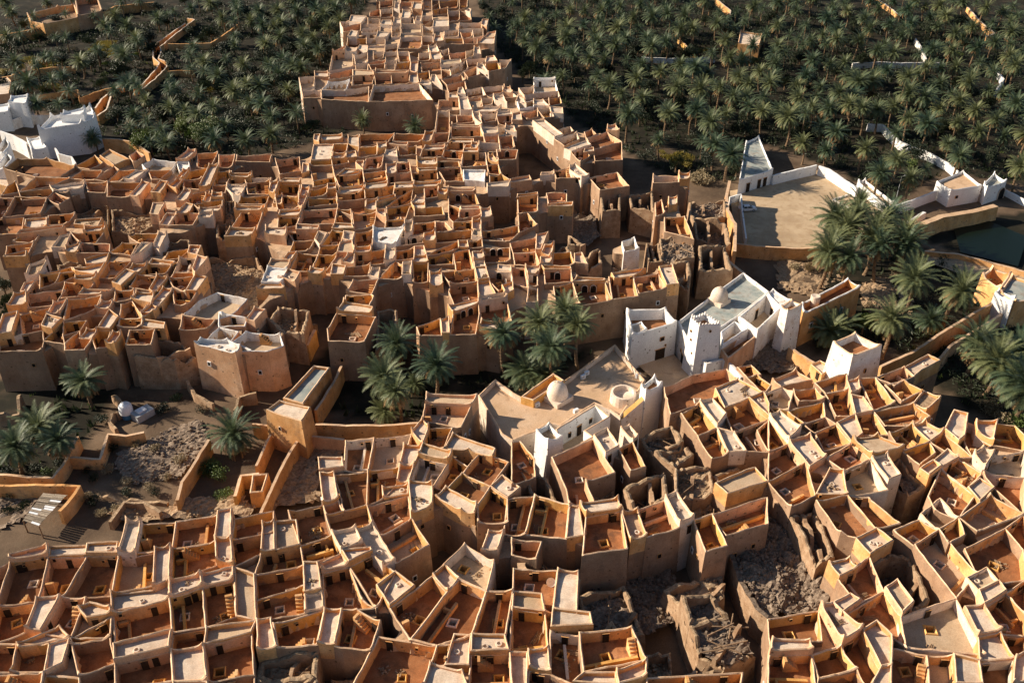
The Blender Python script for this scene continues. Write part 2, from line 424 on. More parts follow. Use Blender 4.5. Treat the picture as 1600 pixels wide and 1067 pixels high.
zone('block below the domed roof', 'C3', 32, """
T222,690,450,582,570,765,392,822,442,952,330,952,302,862
Rp458,572,530,532,592,622,520,672
T598,652,682,602,742,742,662,762
Rp605,520,655,498,705,560,660,590
X716,542,890,482,962,562,792,632
To940,452,1040,392,1132,512,1032,562
Rp1040,382,1112,372,1192,452,1132,502
T1172,432,1322,382,1425,482,1242,552
R1332,362,1402,352,1440,412,1402,450
T1032,580,1142,532,1202,660,1112,692
R1152,542,1212,522,1302,642,1202,662
T1252,580,1430,502,1440,662,1312,652
X622,822,852,732,872,872,702,972 X912,722,1112,702,1132,832,902,902 X1122,742,1312,672,1352,742,1182,802
X432,832,570,782,632,922,482,942
T846,312,1012,236,1192,204,1232,262,1112,372,882,452,862,382
R0,830,120,870,130,960,20,960 T0,610,45,600,125,700,130,800,0,850 X30,700,200,780,250,880,130,860
R1130,305,1275,255,1385,330,1290,362,1190,412 Ts1255,185,1330,168,1385,225,1310,240 To1305,248,1360,235,1440,290,1385,325 X795,640,960,562,1020,620,905,710 R1150,820,1310,745,1352,742,1420,800,1200,880
""")
zone('block below white tower house', 'C4', 32, """
Rs20,270,150,218,245,270,70,305 Rs240,172,290,150,360,190,300,228 T262,272,440,222,452,310,322,332 R440,262,510,252,516,312,452,322
T612,262,742,192,812,242,702,292 R772,182,892,112,962,142,852,202,812,240
T502,252,582,242,702,392,582,412
To652,292,752,272,852,312,742,382
Rr802,382,880,322,962,352,882,422
T142,332,262,312,312,360,172,382
T322,332,452,312,492,442,382,452
R472,342,532,342,582,422,522,442
To112,432,302,382,322,462,202,502
T602,440,812,392,902,462,782,502,652,512
R12,462,62,442,182,532,102,592 T-60,542,20,482,110,602,0,642
T262,552,380,502,452,612,312,652 R386,492,452,452,532,542,462,582
T482,462,592,452,662,562,522,572
To682,562,782,522,890,592,762,652
R822,512,872,482,972,532,902,602
R986,532,1032,432,1112,452,1092,572,1060,602
T1112,492,1150,492,1160,562,1222,622,1160,680,1090,590
R1152,502,1270,492,1252,592,1162,562
To1276,502,1372,512,1430,562,1430,662,1272,622
Tp1252,682,1430,645,1430,802,1202,782
R1142,682,1192,642,1252,672,1192,742
To762,662,900,602,932,662,842,732
T902,602,980,562,1112,682,1062,692
R916,692,1002,632,1062,682,962,722 R842,752,922,712,962,722,895,790
T972,752,1062,692,1192,762,1112,852
R1112,852,1182,792,1262,852,1182,922
T892,902,962,772,1152,902,1072,1032,932,982
R482,612,602,582,722,642,572,692
T312,692,462,622,562,692,402,752
X662,672,752,652,892,802,802,832
Rp586,692,662,682,742,782,672,812
Tp432,772,572,702,662,872,452,892
R132,602,232,562,332,692,232,742 T0,682,112,622,212,712,0,832
T12,832,212,722,262,902,132,962
R270,882,345,742,430,772,445,895
T265,905,445,895,560,1030,400,1020,300,1000 T455,895,662,872,700,1000,560,1030
To0,400,110,430,200,500,110,520 T200,505,320,465,380,500,262,552 Tp0,330,80,300,140,330,110,428,0,400 T170,385,312,362,320,380,110,430
T1200,785,1430,805,1430,1000,1262,850
""")
zone('block by the white buildings', 'M1', 20, """
T40,375,160,287,440,285,690,350,560,450,330,448
Rs-60,390,310,430,172,560,-60,500
T330,455,650,458,480,545,172,588 R180,552,240,452,330,445,262,545
To706,355,880,257,960,330,830,385
R922,252,1012,196,1196,285,1052,345
T1200,272,1262,216,1340,260,1240,332
T652,470,760,387,950,390,872,480
T880,485,1062,350,1096,400,1000,490 T1002,490,1112,390,1270,386,1142,480
R1142,476,1262,396,1340,390,1242,482
To15,622,70,532,150,502,162,612
R476,522,770,490,760,547,490,562
T812,492,980,502,962,592,832,582 T1002,512,1312,496,1192,632,992,632 R1202,622,1320,490,1382,500,1282,632
X642,652,800,586,980,596,962,802,452,802
T142,642,440,662,372,802,32,832
T432,652,500,596,640,642,542,702
Rs372,702,472,692,462,742,382,742
X1002,652,1425,652,1402,802,1002,862
T-60,840,220,820,200,960,-60,980 R230,832,430,812,430,902,222,912 T440,806,696,790,622,886,440,892 R692,832,945,812,902,896,682,872
R192,962,600,902,582,932,152,992 R782,916,980,892,962,942,772,962
T-60,640,140,642,32,832,-60,835 T490,562,640,600,500,596,430,650,200,670,190,600
""")
zone('block at the left edge', 'N1', 22, """
To152,62,370,22,332,102,122,102
R472,142,552,32,652,22,582,152 T662,22,950,22,882,122,742,112
R30,252,42,250,252,202,242,247 T62,142,290,112,254,200,42,248
R602,182,622,132,742,102,692,192
T762,112,1020,127,982,192,722,222
X502,252,700,202,782,272,512,322
R782,242,922,202,1032,202,982,292,792,292
Rr232,422,272,312,442,262,352,402
To382,402,660,332,682,372,402,412
To362,432,560,392,502,492,372,547 To562,402,800,372,692,432,522,492
R672,342,800,332,972,292,892,412,692,372
R702,442,906,432,882,482,692,472
T602,482,862,482,722,602,562,622
T1002,282,1202,272,1052,432,922,422
To1022,202,1132,112,1282,112,1212,222
R1042,492,1172,372,1242,402,1122,522 R1172,370,1230,310,1360,310,1245,398
T1262,422,1425,432,1382,552,1202,532
R182,552,222,472,332,452,252,562
T252,572,600,542,502,692,272,712
R732,602,772,542,1052,542,952,602
T642,662,942,602,872,732,632,832
R62,702,132,592,242,582,222,692
R442,772,522,652,612,642,552,772
T202,762,482,712,392,902,202,952
R-5,972,32,792,152,772,112,952
R892,722,942,662,1012,672,992,732 R1032,702,1062,652,1132,672,1112,702
T1082,582,1252,562,1192,642,1082,642
R1232,612,1262,572,1425,582,1402,652
T1112,692,1222,652,1292,752,1282,822,1102,822
R1302,762,1402,662,1462,702,1342,792
R902,892,1012,752,1102,772,1022,912
To592,842,800,832,742,922,582,972
R382,912,432,802,562,832,482,922
R742,992,802,902,902,912,852,1002
To1112,832,1302,832,1272,902,1092,902
To402,1022,560,872,582,975,602,1052
T1202,922,1423,912,1400,1060,1165,1060 R982,1062,1052,952,1132,962,1062,1070
T-60,1000,200,955,400,920,400,1010,380,1100,-60,1110 T605,1050,740,930,735,990,850,1005,780,1100,600,1110 To860,1000,905,915,1020,915,980,1062,890,1095
""")
zone('block left of ruin pit', 'N2', 22, """
To10,62,62,27,270,22,202,132,92,112
R242,132,292,12,352,12,282,172
X372,42,560,32,560,160,262,162
R42,258,132,132,202,132,122,222
R552,212,602,132,682,142,622,232 To372,192,560,162,472,252,332,262
R172,292,222,252,440,282,402,322
To202,322,400,322,342,402,132,412 R42,392,112,312,202,312,132,412
T482,252,652,242,582,372,422,382
R592,372,662,242,742,262,652,392
T432,382,620,382,592,432,402,442
T102,422,280,432,202,552,22,532
R192,542,292,412,352,432,242,562
T372,442,600,432,522,582,422,522
R542,542,642,402,722,432,622,562
R42,642,82,572,252,592,212,692
R112,752,322,522,402,532,232,752
T432,562,652,562,540,692,432,692
T502,790,800,832,732,912,482,932 Tw510,785,660,650,820,575,1098,630,985,770,830,825
Tw842,752,872,772,1112,802,1082,882,862,872
R1092,822,1162,712,1262,742,1172,842
Tw682,1040,820,902,1022,932,932,1042 Tw932,1050,1092,942,1410,962,1440,1060,1300,1110,1050,1100
Rw622,1070,680,1042,930,1045,1050,1100,1000,1165
R142,862,172,802,340,832,332,892
X702,82,1132,62,1280,202,1282,500,1102,622,832,562,742,432
X20,930,260,910,480,930,600,1040,400,1090,30,1080
""")
zone('block above the palm clump', 'N3', 22, """
R82,42,102,2,290,2,272,67 T300,0,560,0,540,92,350,82
To352,102,532,92,482,182,312,192
R552,62,602,2,660,12,602,132
To682,2,800,2,772,132,622,132
To562,152,772,122,742,222,572,222
R792,112,892,92,892,202,772,192 R802,72,822,2,910,2,892,82
T912,22,1082,2,1062,152,902,162
Rw1082,102,1092,-20,1380,-40,1290,132
R922,192,912,162,1082,152,1062,192
T932,222,1182,172,1182,302,922,332
R792,292,852,232,922,222,902,322 R692,302,722,262,792,262,772,322
R252,262,292,202,380,192,322,272
T386,202,562,222,492,382,312,352
To592,222,742,222,652,362,522,362
R102,332,142,282,320,292,282,352
Rwa52,480,112,352,290,372,242,480
Ra2,482,240,482,262,522,2,522
R242,442,292,382,410,392,362,482 R482,402,512,362,642,372,602,412
R692,402,722,312,832,322,792,402
T842,342,1062,322,1032,412,832,422
R1042,402,1072,332,1152,322,1132,412
T1152,442,1270,292,1352,332,1342,452 R1352,412,1362,292,1425,292,1425,422
R812,432,1122,422,1112,462,902,452
T842,562,902,462,1132,462,1072,592
To832,602,1072,595,1092,615,1052,692,842,682
R742,722,792,652,1082,702,1072,772
T662,912,752,772,1072,775,1110,790,1002,1022,672,1012
X1112,662,1242,642,1302,652,1292,902,1092,982
X102,742,192,622,482,642,432,882,252,852
X0,740,100,745,240,860,240,905,0,925
""")
zone('block above the tall palms', 'N4', 22, """
Ta112,62,362,52,352,122,112,142
R372,82,382,12,472,12,462,92
T482,22,810,-20,802,72,502,112
R822,62,832,2,902,2,902,72
T902,22,1252,-40,1262,32,1152,102,912,112
T1182,102,1412,52,1402,192,1192,202
Rp2,292,32,162,112,172,102,252
T112,192,270,162,262,262,122,262
R286,212,292,132,372,132,382,212
R272,290,290,227,402,227,402,290
T472,192,682,112,692,162,642,200,412,252
R692,152,692,87,772,87,772,152
T782,102,910,72,910,152,782,152
To412,254,642,202,642,302,432,322
T646,182,812,172,822,372,672,382
R822,282,817,212,920,207,932,272 R842,342,842,284,922,274,932,332 R862,452,852,352,942,347,962,442 R882,612,882,467,972,452,1052,602
Ta922,162,1167,152,1172,272,942,290
To942,332,1052,312,1052,350,942,362 R1062,350,1062,312,1170,312,1182,382
Ta972,382,1182,390,1192,472,1062,560,1002,490
R1092,502,1182,472,1202,552,1132,572
T1192,342,1292,312,1352,492,1212,502
T1202,212,1425,202,1425,312,1212,312 R1312,402,1312,332,1425,332,1425,402
R172,422,182,302,266,292,262,422
To282,302,400,297,406,482,272,492
R422,512,422,392,522,372,547,502
R432,352,590,312,582,352,522,372
T562,402,842,382,862,482,612,502
T612,512,862,492,882,622,652,682,602,562
Ra592,692,842,622,872,682,642,762 T642,762,872,685,885,770,852,962,622,962
R892,642,1132,602,1142,640,892,662 T892,662,1142,640,1182,832,902,852
R912,902,902,860,1092,852,1062,932
To302,892,522,812,532,962,332,972 R526,832,602,792,602,952,540,952
R702,972,712,902,852,902,832,982
Tp1312,550,1425,520,1425,642,1322,652 T1355,410,1425,405,1425,515,1360,520
""")
zone('block below the dark trees', 'M2', 18, """
Tw132,342,232,292,430,332,402,392,202,402 Rw452,302,562,292,562,380,472,392
R462,292,562,212,632,222,562,302
T642,232,832,222,752,372,642,367
T842,252,990,242,962,362,842,362
T1012,272,1332,252,1312,322,1002,312
To592,402,742,382,702,472,532,482
R662,550,772,352,840,352,752,550
R462,472,512,402,572,402,522,482
To822,402,962,392,912,522,782,532
R932,452,942,422,1152,422,1132,462
R212,602,302,492,372,502,302,612 R372,532,432,472,492,482,442,562
T502,492,672,482,652,570,512,552
R912,552,922,522,1092,522,1062,612,952,602
To1112,512,1332,492,1292,612,1112,612
R442,672,522,572,592,582,532,682
T592,602,762,572,692,692,572,682
R692,692,722,612,782,612,762,682 R772,652,782,602,880,612,880,652
To612,712,880,662,862,742,642,762
X882,642,992,622,1002,802,882,822
To1022,642,1332,622,1282,692,1012,692
R992,762,992,712,1282,712,1252,762
T1052,772,1242,765,1202,942,962,932
R892,1002,932,932,1172,932,1142,1002
R192,802,232,692,342,692,282,802
R472,772,512,692,602,702,562,782
R662,782,682,742,872,732,852,772
R282,882,352,772,432,772,372,892
T442,802,652,790,602,902,382,902
R652,832,672,782,792,782,782,832
R1292,612,1322,522,1382,512,1362,612 R1342,682,1362,622,1425,612,1425,692
T1085,470,1330,460,1330,490,1110,510 T940,465,1080,465,1070,520,920,522 T780,535,905,530,900,600,775,600 T215,405,400,395,300,480,220,480 X800,780,980,775,940,930,800,930
""")
zone('block below big garden house', 'M3', 18, """
R532,112,542,62,590,62,582,132 R602,112,602,57,800,52,800,92
R512,290,532,142,720,137,692,290
To720,152,840,152,832,232,702,232 R702,272,712,232,832,232,822,272
R862,142,852,62,952,62,952,162
T962,62,1280,52,1222,132,972,172
T182,302,402,272,412,402,222,432
R422,412,432,312,492,312,492,392
To502,297,700,290,700,340,492,342
T492,352,700,342,722,462,522,492
To702,292,840,262,862,312,722,342
R842,272,842,212,922,202,932,272
To932,192,1122,172,1122,252,942,272
R1122,162,1212,132,1212,182,1132,202 R1232,152,1282,132,1412,132,1402,172 R1202,202,1302,182,1312,262,1192,252
T1022,282,1172,262,1162,372,1022,382
R742,442,822,362,972,372,932,420 R922,312,932,292,1002,292,1002,372
T742,445,962,402,1002,512,762,562
To542,492,722,462,742,512,532,552
T992,422,1202,392,1212,492,1012,522
R1192,422,1202,332,1290,322,1302,412 T1312,322,1425,322,1425,412,1302,422
R252,502,262,472,412,472,402,512 R102,602,142,512,192,502,172,612
R402,622,422,552,492,572,472,632
To512,572,652,547,652,622,512,642 R662,572,672,522,752,522,742,572
R742,602,792,542,1002,532,962,592 R1012,552,1022,522,1222,502,1212,540
To752,612,1002,592,1012,662,762,682 To1012,572,1272,522,1272,622,1022,652
R1282,562,1292,512,1425,502,1425,562
To472,642,742,642,742,702,482,722
To162,652,252,622,392,652,382,752,202,762 R402,722,402,642,472,642,442,742
R1022,692,1122,652,1112,700,1100,780,1020,760 R1132,692,1152,652,1292,622,1292,652 R1112,702,1132,662,1202,662,1202,722
R212,822,222,772,422,762,402,822
T422,772,742,752,722,882,382,902
To762,762,880,760,892,892,732,892
R892,802,922,752,982,772,972,802 T902,802,1112,790,1092,912,912,932
R1122,802,1132,762,1202,762,1202,852
To1222,742,1392,712,1382,850,1212,862 To1192,872,1382,852,1382,932,1192,942
R372,942,372,902,590,902,562,942 R722,922,732,892,890,892,882,932 R922,962,932,932,1080,922,1072,962
To225,515,410,515,390,620,200,640 T0,510,100,500,100,600,0,610 To0,625,150,620,90,700,0,700 T765,690,1010,670,1020,760,890,790,760,760 T1205,725,1300,655,1425,560,1425,700,1220,735
To200,830,400,825,380,900,200,940 T90,950,280,945,270,1000,80,1010
""")
zone('block around the whitewashed yard', 'M4', 18, """
T102,62,370,60,342,130,82,132 R352,140,392,52,470,52,432,140
T462,62,610,57,572,150,442,150
T622,2,890,12,902,82,622,82 R622,120,622,87,832,87,832,120
Rp922,62,912,12,1062,2,1062,62
T1072,82,1192,62,1212,182,1092,202
T942,72,1062,72,1062,140,942,140
To132,182,300,162,300,242,142,252
R362,202,382,157,570,150,552,202 T350,205,552,204,532,270,332,280
T582,140,742,132,732,200,570,200
R742,190,752,142,810,142,802,190 R810,190,812,142,872,142,872,190 R732,230,742,202,872,197,872,230
T882,142,1080,152,1080,222,892,222
Ta562,200,732,202,722,290,542,282
Ta732,234,942,230,952,350,732,360
R972,290,962,242,1012,242,1052,312
Ta1042,202,1240,202,1222,290,1062,300
To122,322,292,310,292,382,112,402
R312,342,312,302,492,302,482,352 R322,392,312,362,492,362,492,392
T502,302,692,312,692,362,502,372
T42,432,252,402,262,490,52,502 T266,412,492,392,502,462,452,490,282,490 T502,382,712,367,742,490,572,490
Rw742,472,732,382,940,382,932,490
T962,342,1062,332,1072,422,972,422 R1092,422,1082,382,1132,372,1152,432
To980,452,1102,432,1162,482,980,512
R102,562,102,512,282,502,282,552 R302,540,312,512,542,490,532,540
T372,560,492,552,492,642,382,660 R502,612,502,562,582,582,582,622
Ra602,582,592,552,852,562,842,592 T602,592,845,592,882,702,602,712
R292,672,292,632,372,632,372,682 R282,742,282,692,392,692,382,742
To282,742,540,732,562,812,282,822
To22,742,192,722,192,842,42,852
R712,750,712,722,880,712,880,750 T702,760,902,742,902,800,692,840
R902,822,912,742,990,732,1002,812 R832,922,822,842,902,832,902,932
To642,872,810,852,810,942,642,952
R912,942,912,892,980,902,980,942 To990,922,1240,902,1240,962,990,1000
Ra1172,490,1172,452,1352,432,1372,472
R1232,650,1242,612,1425,602,1425,632 T1235,650,1425,633,1425,780,1250,800
R962,552,952,522,1162,512,1152,552
T272,870,472,862,472,952,262,990 R272,868,270,850,562,830,562,862
T110,565,280,560,280,690,110,700 T10,855,190,845,190,940,10,945 T480,865,570,865,640,950,480,960 T595,720,700,720,690,840,640,860,600,830 Rp190,870,270,870,262,960,190,1000
T1240,800,1350,790,1423,900,1260,960
""")
zone('far block beside palm grove', 'O1', 16, """
Tp162,722,320,712,300,802,182,832 R292,692,302,652,430,652,430,702
T440,692,660,642,640,722,440,742
Tw432,762,630,742,592,832,372,832
T652,712,850,692,840,782,652,792
T850,802,1280,782,1402,930,812,945
Tp472,492,660,490,660,612,442,652
R862,690,872,662,1180,672,1170,690 T872,692,1010,692,1010,782,872,790 T1022,692,1180,692,1180,770,1032,780
R1180,762,1202,672,1250,672,1260,762 R1192,652,1212,562,1260,562,1270,662
Tp672,522,800,492,800,582,682,602
To850,482,945,472,940,540,850,552 Tp960,482,1070,480,1070,552,970,560
To822,602,950,592,950,640,832,642 To1052,592,1190,582,1180,642,1052,652
Rp582,472,592,442,700,452,692,482 Rp700,452,722,412,800,422,792,472
To612,362,780,352,780,420,602,440 Rp612,342,642,292,710,302,692,350
Tp792,350,960,342,960,412,792,420 Rp870,342,890,292,1010,292,970,342
To570,262,740,222,732,290,572,302 Rp622,192,642,132,790,142,732,202
Tp742,262,910,242,910,290,742,302
Tp1112,222,1290,222,1290,300,1112,310
Rp920,232,932,192,1020,192,1020,242 Rp1030,212,1040,162,1092,162,1092,212
Tp1112,172,1232,162,1232,220,1112,220 Rp1240,212,1250,162,1300,162,1300,212
Tp800,172,910,172,902,222,800,222
To820,112,910,82,920,152,810,162 To910,22,1030,12,1030,72,910,82 To1100,22,1210,20,1202,92,1100,92
T1105,345,1285,340,1290,445,1080,450 T920,90,1030,80,1030,160,920,165 R1040,80,1050,20,1095,20,1092,90 T1205,95,1300,90,1300,155,1205,160 R1215,80,1222,25,1300,25,1300,88
R1120,165,1120,100,1195,100,1195,165 To1105,-40,1300,-40,1300,15,1105,15 To880,-50,1040,-50,1035,8,880,15
T800,590,890,560,960,565,960,590,800,600 T690,600,800,590,800,650,690,690 R660,610,690,605,690,690,660,690 R850,690,690,690,660,640,850,650 T970,560,1075,555,1050,650,960,640 T1080,480,1180,480,1190,575,1080,580
Tp1020,250,1100,245,1100,340,1020,345 T190,835,300,830,360,835,360,900,200,900 T370,838,590,838,810,800,800,940,370,920
To1100,580,1190,575,1195,650,1110,650 R480,490,600,435,590,480,470,495
T960,420,1075,400,1075,475,950,480 Tp540,200,620,195,740,205,735,220,565,262
""")
zone('far block at top edge', 'O2', 16, """
To332,92,472,62,472,122,332,142 To392,22,570,2,562,72,402,82 To472,102,580,102,580,190,482,202
R632,92,660,72,692,82,680,112 T580,100,680,112,690,180,582,190
Tp580,222,790,212,790,262,580,272 R780,222,792,172,850,172,832,242
Rp342,192,482,182,482,250,332,252
Tp440,290,570,280,570,342,440,342
T590,302,692,292,692,342,590,352 Tp702,282,800,272,800,342,712,352
R750,402,792,352,910,352,902,412 R810,350,850,300,920,290,910,350
R342,392,352,342,410,342,440,392 To450,352,620,352,620,402,440,402
R302,482,292,432,370,422,402,482 R322,562,312,502,400,492,430,552
T410,472,480,452,490,512,430,522
R712,502,722,442,770,442,780,502
T482,502,640,482,640,542,500,562 Tp640,470,710,450,712,500,650,540
Rp402,602,412,562,590,542,602,582
To640,552,820,532,820,592,660,622 R830,592,832,532,900,522,930,572
To950,562,1060,560,1000,642,970,642 To810,602,940,582,960,652,840,672 R742,642,742,602,800,602,850,682
T620,672,750,622,770,692,660,722
T222,582,400,572,410,642,232,662
To410,742,600,702,620,752,462,790 To460,790,640,752,652,830,482,862
To190,682,300,652,310,732,212,742 R310,742,322,682,362,682,420,780 R212,772,222,742,310,742,320,780
T640,842,780,812,800,890,660,912 T800,812,980,792,980,862,830,890
R560,872,572,822,610,812,640,882 R482,912,482,872,560,872,560,912
R980,832,992,792,1052,802,1072,852
Tp605,585,640,560,660,622,620,665,510,690,490,640 T415,650,500,660,500,700,420,740 T1075,850,1000,830,985,862,860,892,880,905,1100,900 R650,910,800,895,800,985,690,985
T620,350,745,345,745,400,625,405 Tp240,245,335,255,340,330,240,340 T235,150,330,150,335,190,240,240 T245,340,335,345,340,395,300,430,230,430 R440,255,575,255,575,278,440,288
To325,-40,570,-50,570,-2,390,20,325,60 T250,-40,320,-40,320,90,250,90 T580,-40,660,-40,650,70,580,95
T205,500,300,490,315,565,210,570
""")
zone('block above the narrow alley', 'O3', 16, """
T272,332,460,332,470,422,262,432 R470,432,462,322,550,322,570,432
R590,432,602,392,850,382,832,432 Tp650,322,770,322,760,382,660,382
Rp790,342,792,302,860,302,900,372 T872,262,930,252,930,302,880,310
Rw1150,152,1152,130,1350,130,1350,152 Tw1150,155,1350,155,1372,250,1160,262
Tp1012,222,1150,212,1150,280,1062,290
Rp920,290,932,242,1000,242,1020,302 Rp980,342,1002,292,1062,322,1080,372
Tw1002,372,1140,342,1150,402,1020,422 R1150,372,1162,332,1240,332,1270,390
To1290,332,1390,312,1410,372,1310,390 R1310,442,1312,392,1420,392,1425,452
T1190,422,1300,402,1340,482,1250,502 T1030,452,1180,412,1190,482,1090,512
Rp810,472,802,432,940,422,950,472
T660,462,800,452,800,522,700,532 Rp600,512,592,462,650,462,700,582
To370,482,430,482,440,542,370,552 T440,472,570,472,600,542,450,552
R390,590,390,562,650,562,640,590 T380,592,645,592,680,662,380,680
Rp680,652,672,602,740,602,750,652 Tp740,590,890,572,900,640,810,652 R880,602,882,562,970,562,990,622
Ra950,520,955,450,1035,450,1045,520
T840,702,950,662,980,762,860,790
T1062,295,1150,282,1380,262,1400,310,1290,330,1140,340,1080,370 T700,660,810,655,850,700,860,790,700,700 T805,475,950,475,950,560,890,570,830,560
T255,440,370,440,370,640,235,640 T510,545,600,545,670,590,660,560,520,560
""")
zone('block along sunlit alley wall', 'O4', 18, """
R310,532,420,525,592,660,502,690 T540,602,660,572,692,622,592,652
T522,695,720,642,742,702,602,762 R602,782,640,762,810,702,852,750,680,802
To790,622,860,602,900,642,810,682 T810,692,1000,632,1132,720,880,790
R1000,622,1000,582,1080,572,1112,632
To660,832,770,782,840,852,752,912 R780,822,792,790,852,772,880,812
T890,802,1140,722,1142,882,890,890
R382,1022,390,990,490,982,512,1012 R102,1062,280,1012,300,1062,110,1090
R650,992,652,952,700,932,820,1042,762,1062 T520,1002,650,982,700,1060,530,1067
T655,800,850,755,880,770,780,780,665,830
""")
zone('block beside the sunken square', 'P1', 22, """
R20,22,190,12,190,42,10,52 T10,54,190,44,200,190,0,190 Ta202,2,390,2,390,82,220,102 R220,132,310,102,450,92,440,132
To0,422,100,422,82,540,0,552 R82,550,112,402,220,372,152,540
R152,582,182,502,270,502,252,602 R132,662,142,612,240,612,240,672
To262,560,450,550,460,662,262,682 R460,652,460,560,530,552,570,652
X280,492,330,452,400,462,400,542
R10,712,20,690,170,682,160,712 T10,714,165,712,180,852,50,872
R190,722,190,702,430,692,430,722 Ta190,724,430,724,430,832,200,852
R450,832,480,792,740,792,740,822 Ta460,832,750,822,800,1002,520,1052
T780,792,990,792,1040,962,820,992 R810,742,1110,692,1000,790,830,790
Rp1020,752,1130,702,1150,742,1020,802 T1020,802,1240,762,1300,882,1060,932
R1240,702,1370,682,1425,862,1320,882
R1060,952,1060,922,1230,902,1220,932
T10,892,190,862,200,982,20,1002 R200,952,200,882,270,892,270,962 T270,882,440,842,500,1042,290,1052
X480,790,790,700,790,760,600,790 X560,530,700,460,720,600,600,690 X820,590,1090,570,1110,680,820,690
X1130,400,1245,390,1270,600,1150,600 Xr1260,385,1560,370,1580,560,1290,600
T-10,550,130,560,140,670,0,690 Xs400,460,540,540,460,555,400,545
""")
zone('block against tall yard wall', 'B3', 28, """
T785,85,925,85,930,118,785,122 R925,85,990,80,985,112,930,118
T795,240,830,228,850,300,800,315 T848,320,960,318,1010,440,850,400 R870,205,920,200,920,240,870,250
X990,170,1195,160,1200,240,1000,260 X990,270,1190,300,1225,400,1030,380 X1040,450,1190,430,1235,560,1050,560
Tw612,455,680,435,705,500,625,512
X885,545,985,535,1000,600,985,680,890,600 T435,100,585,70,645,150,490,168 Xs650,225,780,215,790,330,660,300 Xs480,200,600,230,600,330,500,330
""")

# ------------------------------------------------------------------ ground
Z_T, Z_R = 9.0, 9.5
def ring(mb, poly, t, ztop, zin, zout, horn=None, wob=0.07, batter=0.12, rough=0.0, seed=0, seg=1.0, mi=(0, 1, 0), hornw=1.15, zsplit=None):
    """closed wall along a ccw outline: outer face, top, inner face; horns sweep up to points at the corners"""
    n = len(poly); inn = offset(poly, t); out = offset(poly, -batter)
    ob, ot, it, ib, mt = [], [], [], [], []
    for i in range(n):
        j = (i+1) % n; a, b = poly[i], poly[j]; L = (b-a).length
        if L < 0.05: continue
        cuts = {0.0}
        for d in (0.3, 0.62, 1.1):
            if d < L*0.45: cuts.add(d/L); cuts.add(1-d/L)
        k = max(1, int(L/seg))
        for q in range(1, k):
            u = q/k
            if all(abs(u-c)*L > 0.3 for c in cuts): cuts.add(u)
        ha = horn[i] if horn else 0; hb = horn[j] if horn else 0
        for u in sorted(cuts):
            p = a.lerp(b, u); da, db = u*L, (1-u)*L
            z = ztop + wob*(nz(p.x, p.y, 0.45, seed*0.13+2)*1.6+nz(p.x, p.y, 1.6, 7)*0.8+nz(p.x, p.y, 4.3, 8)*0.6)
            if rough: z -= rough*max(0.0, 0.30+1.1*nz(p.x, p.y, 0.16, seed+3.3)+0.35*nz(p.x, p.y, 0.9, 5))+0.22*math.floor(2.5*abs(nz(p.x, p.y, 1.7, 9)))
            if ha: z += ha*max(0.0, 1-da/hornw)**1.7
            if hb: z += hb*max(0.0, 1-db/hornw)**1.7
            jx, jy = 0.08*nz(p.x, p.y, 0.7, 11), 0.08*nz(p.x, p.y, 0.7, 17)
            o = out[i].lerp(out[j], u); m = inn[i].lerp(inn[j], u)
            ob.append((o.x+jx, o.y+jy, zout)); ot.append((p.x+jx, p.y+jy, z-0.07)); mt.append(((p.x+m.x)/2+jx, (p.y+m.y)/2+jy, z+0.03))
            it.append((m.x+jx, m.y+jy, z-0.08)); ib.append((m.x, m.y, min(zin, z-0.05)))
    k = len(ob)
    if k < 3: return
    vs = ob+ot+it+ib+mt
    if zsplit is None: mb.add(vs, [(i, (i+1) % k, k+(i+1) % k, k+i) for i in range(k)], mi[0]); b0 = len(mb.v)-5*k
    else:
        vs += [(b_[0]+(t_[0]-b_[0])*f_, b_[1]+(t_[1]-b_[1])*f_, zsplit) for b_, t_ in zip(ob, ot) for f_ in ((zsplit-zout)/(t_[2]-zout),)]
        mb.add(vs, [(i, (i+1) % k, 5*k+(i+1) % k, 5*k+i) for i in range(k)], mi[3]); b0 = len(mb.v)-6*k
        for i in range(k): j = (i+1) % k; mb.f.append([b0+5*k+i, b0+5*k+j, b0+k+j, b0+k+i]); mb.m.append(mi[0])
    for i in range(k):
        j = (i+1) % k
        mb.f.append([b0+k+i, b0+k+j, b0+4*k+j, b0+4*k+i]); mb.m.append(mi[1]); mb.f.append([b0+4*k+i, b0+4*k+j, b0+2*k+j, b0+2*k+i]); mb.m.append(mi[1])
        mb.f.append([b0+2*k+i, b0+2*k+j, b0+3*k+j, b0+3*k+i]); mb.m.append(mi[2])
def tess(mb, outer, z, hole=None, mi=0):
    loops = [[Vector((p[0], p[1], 0)) for p in outer]]
    flat = list(outer)
    if hole: loops.append([Vector((p[0], p[1], 0)) for p in hole]); flat += list(hole)
    tr = geometry.tessellate_polygon(loops)
    mb.add([(p[0], p[1], z) for p in flat], [tuple(t) for t in tr], mi)

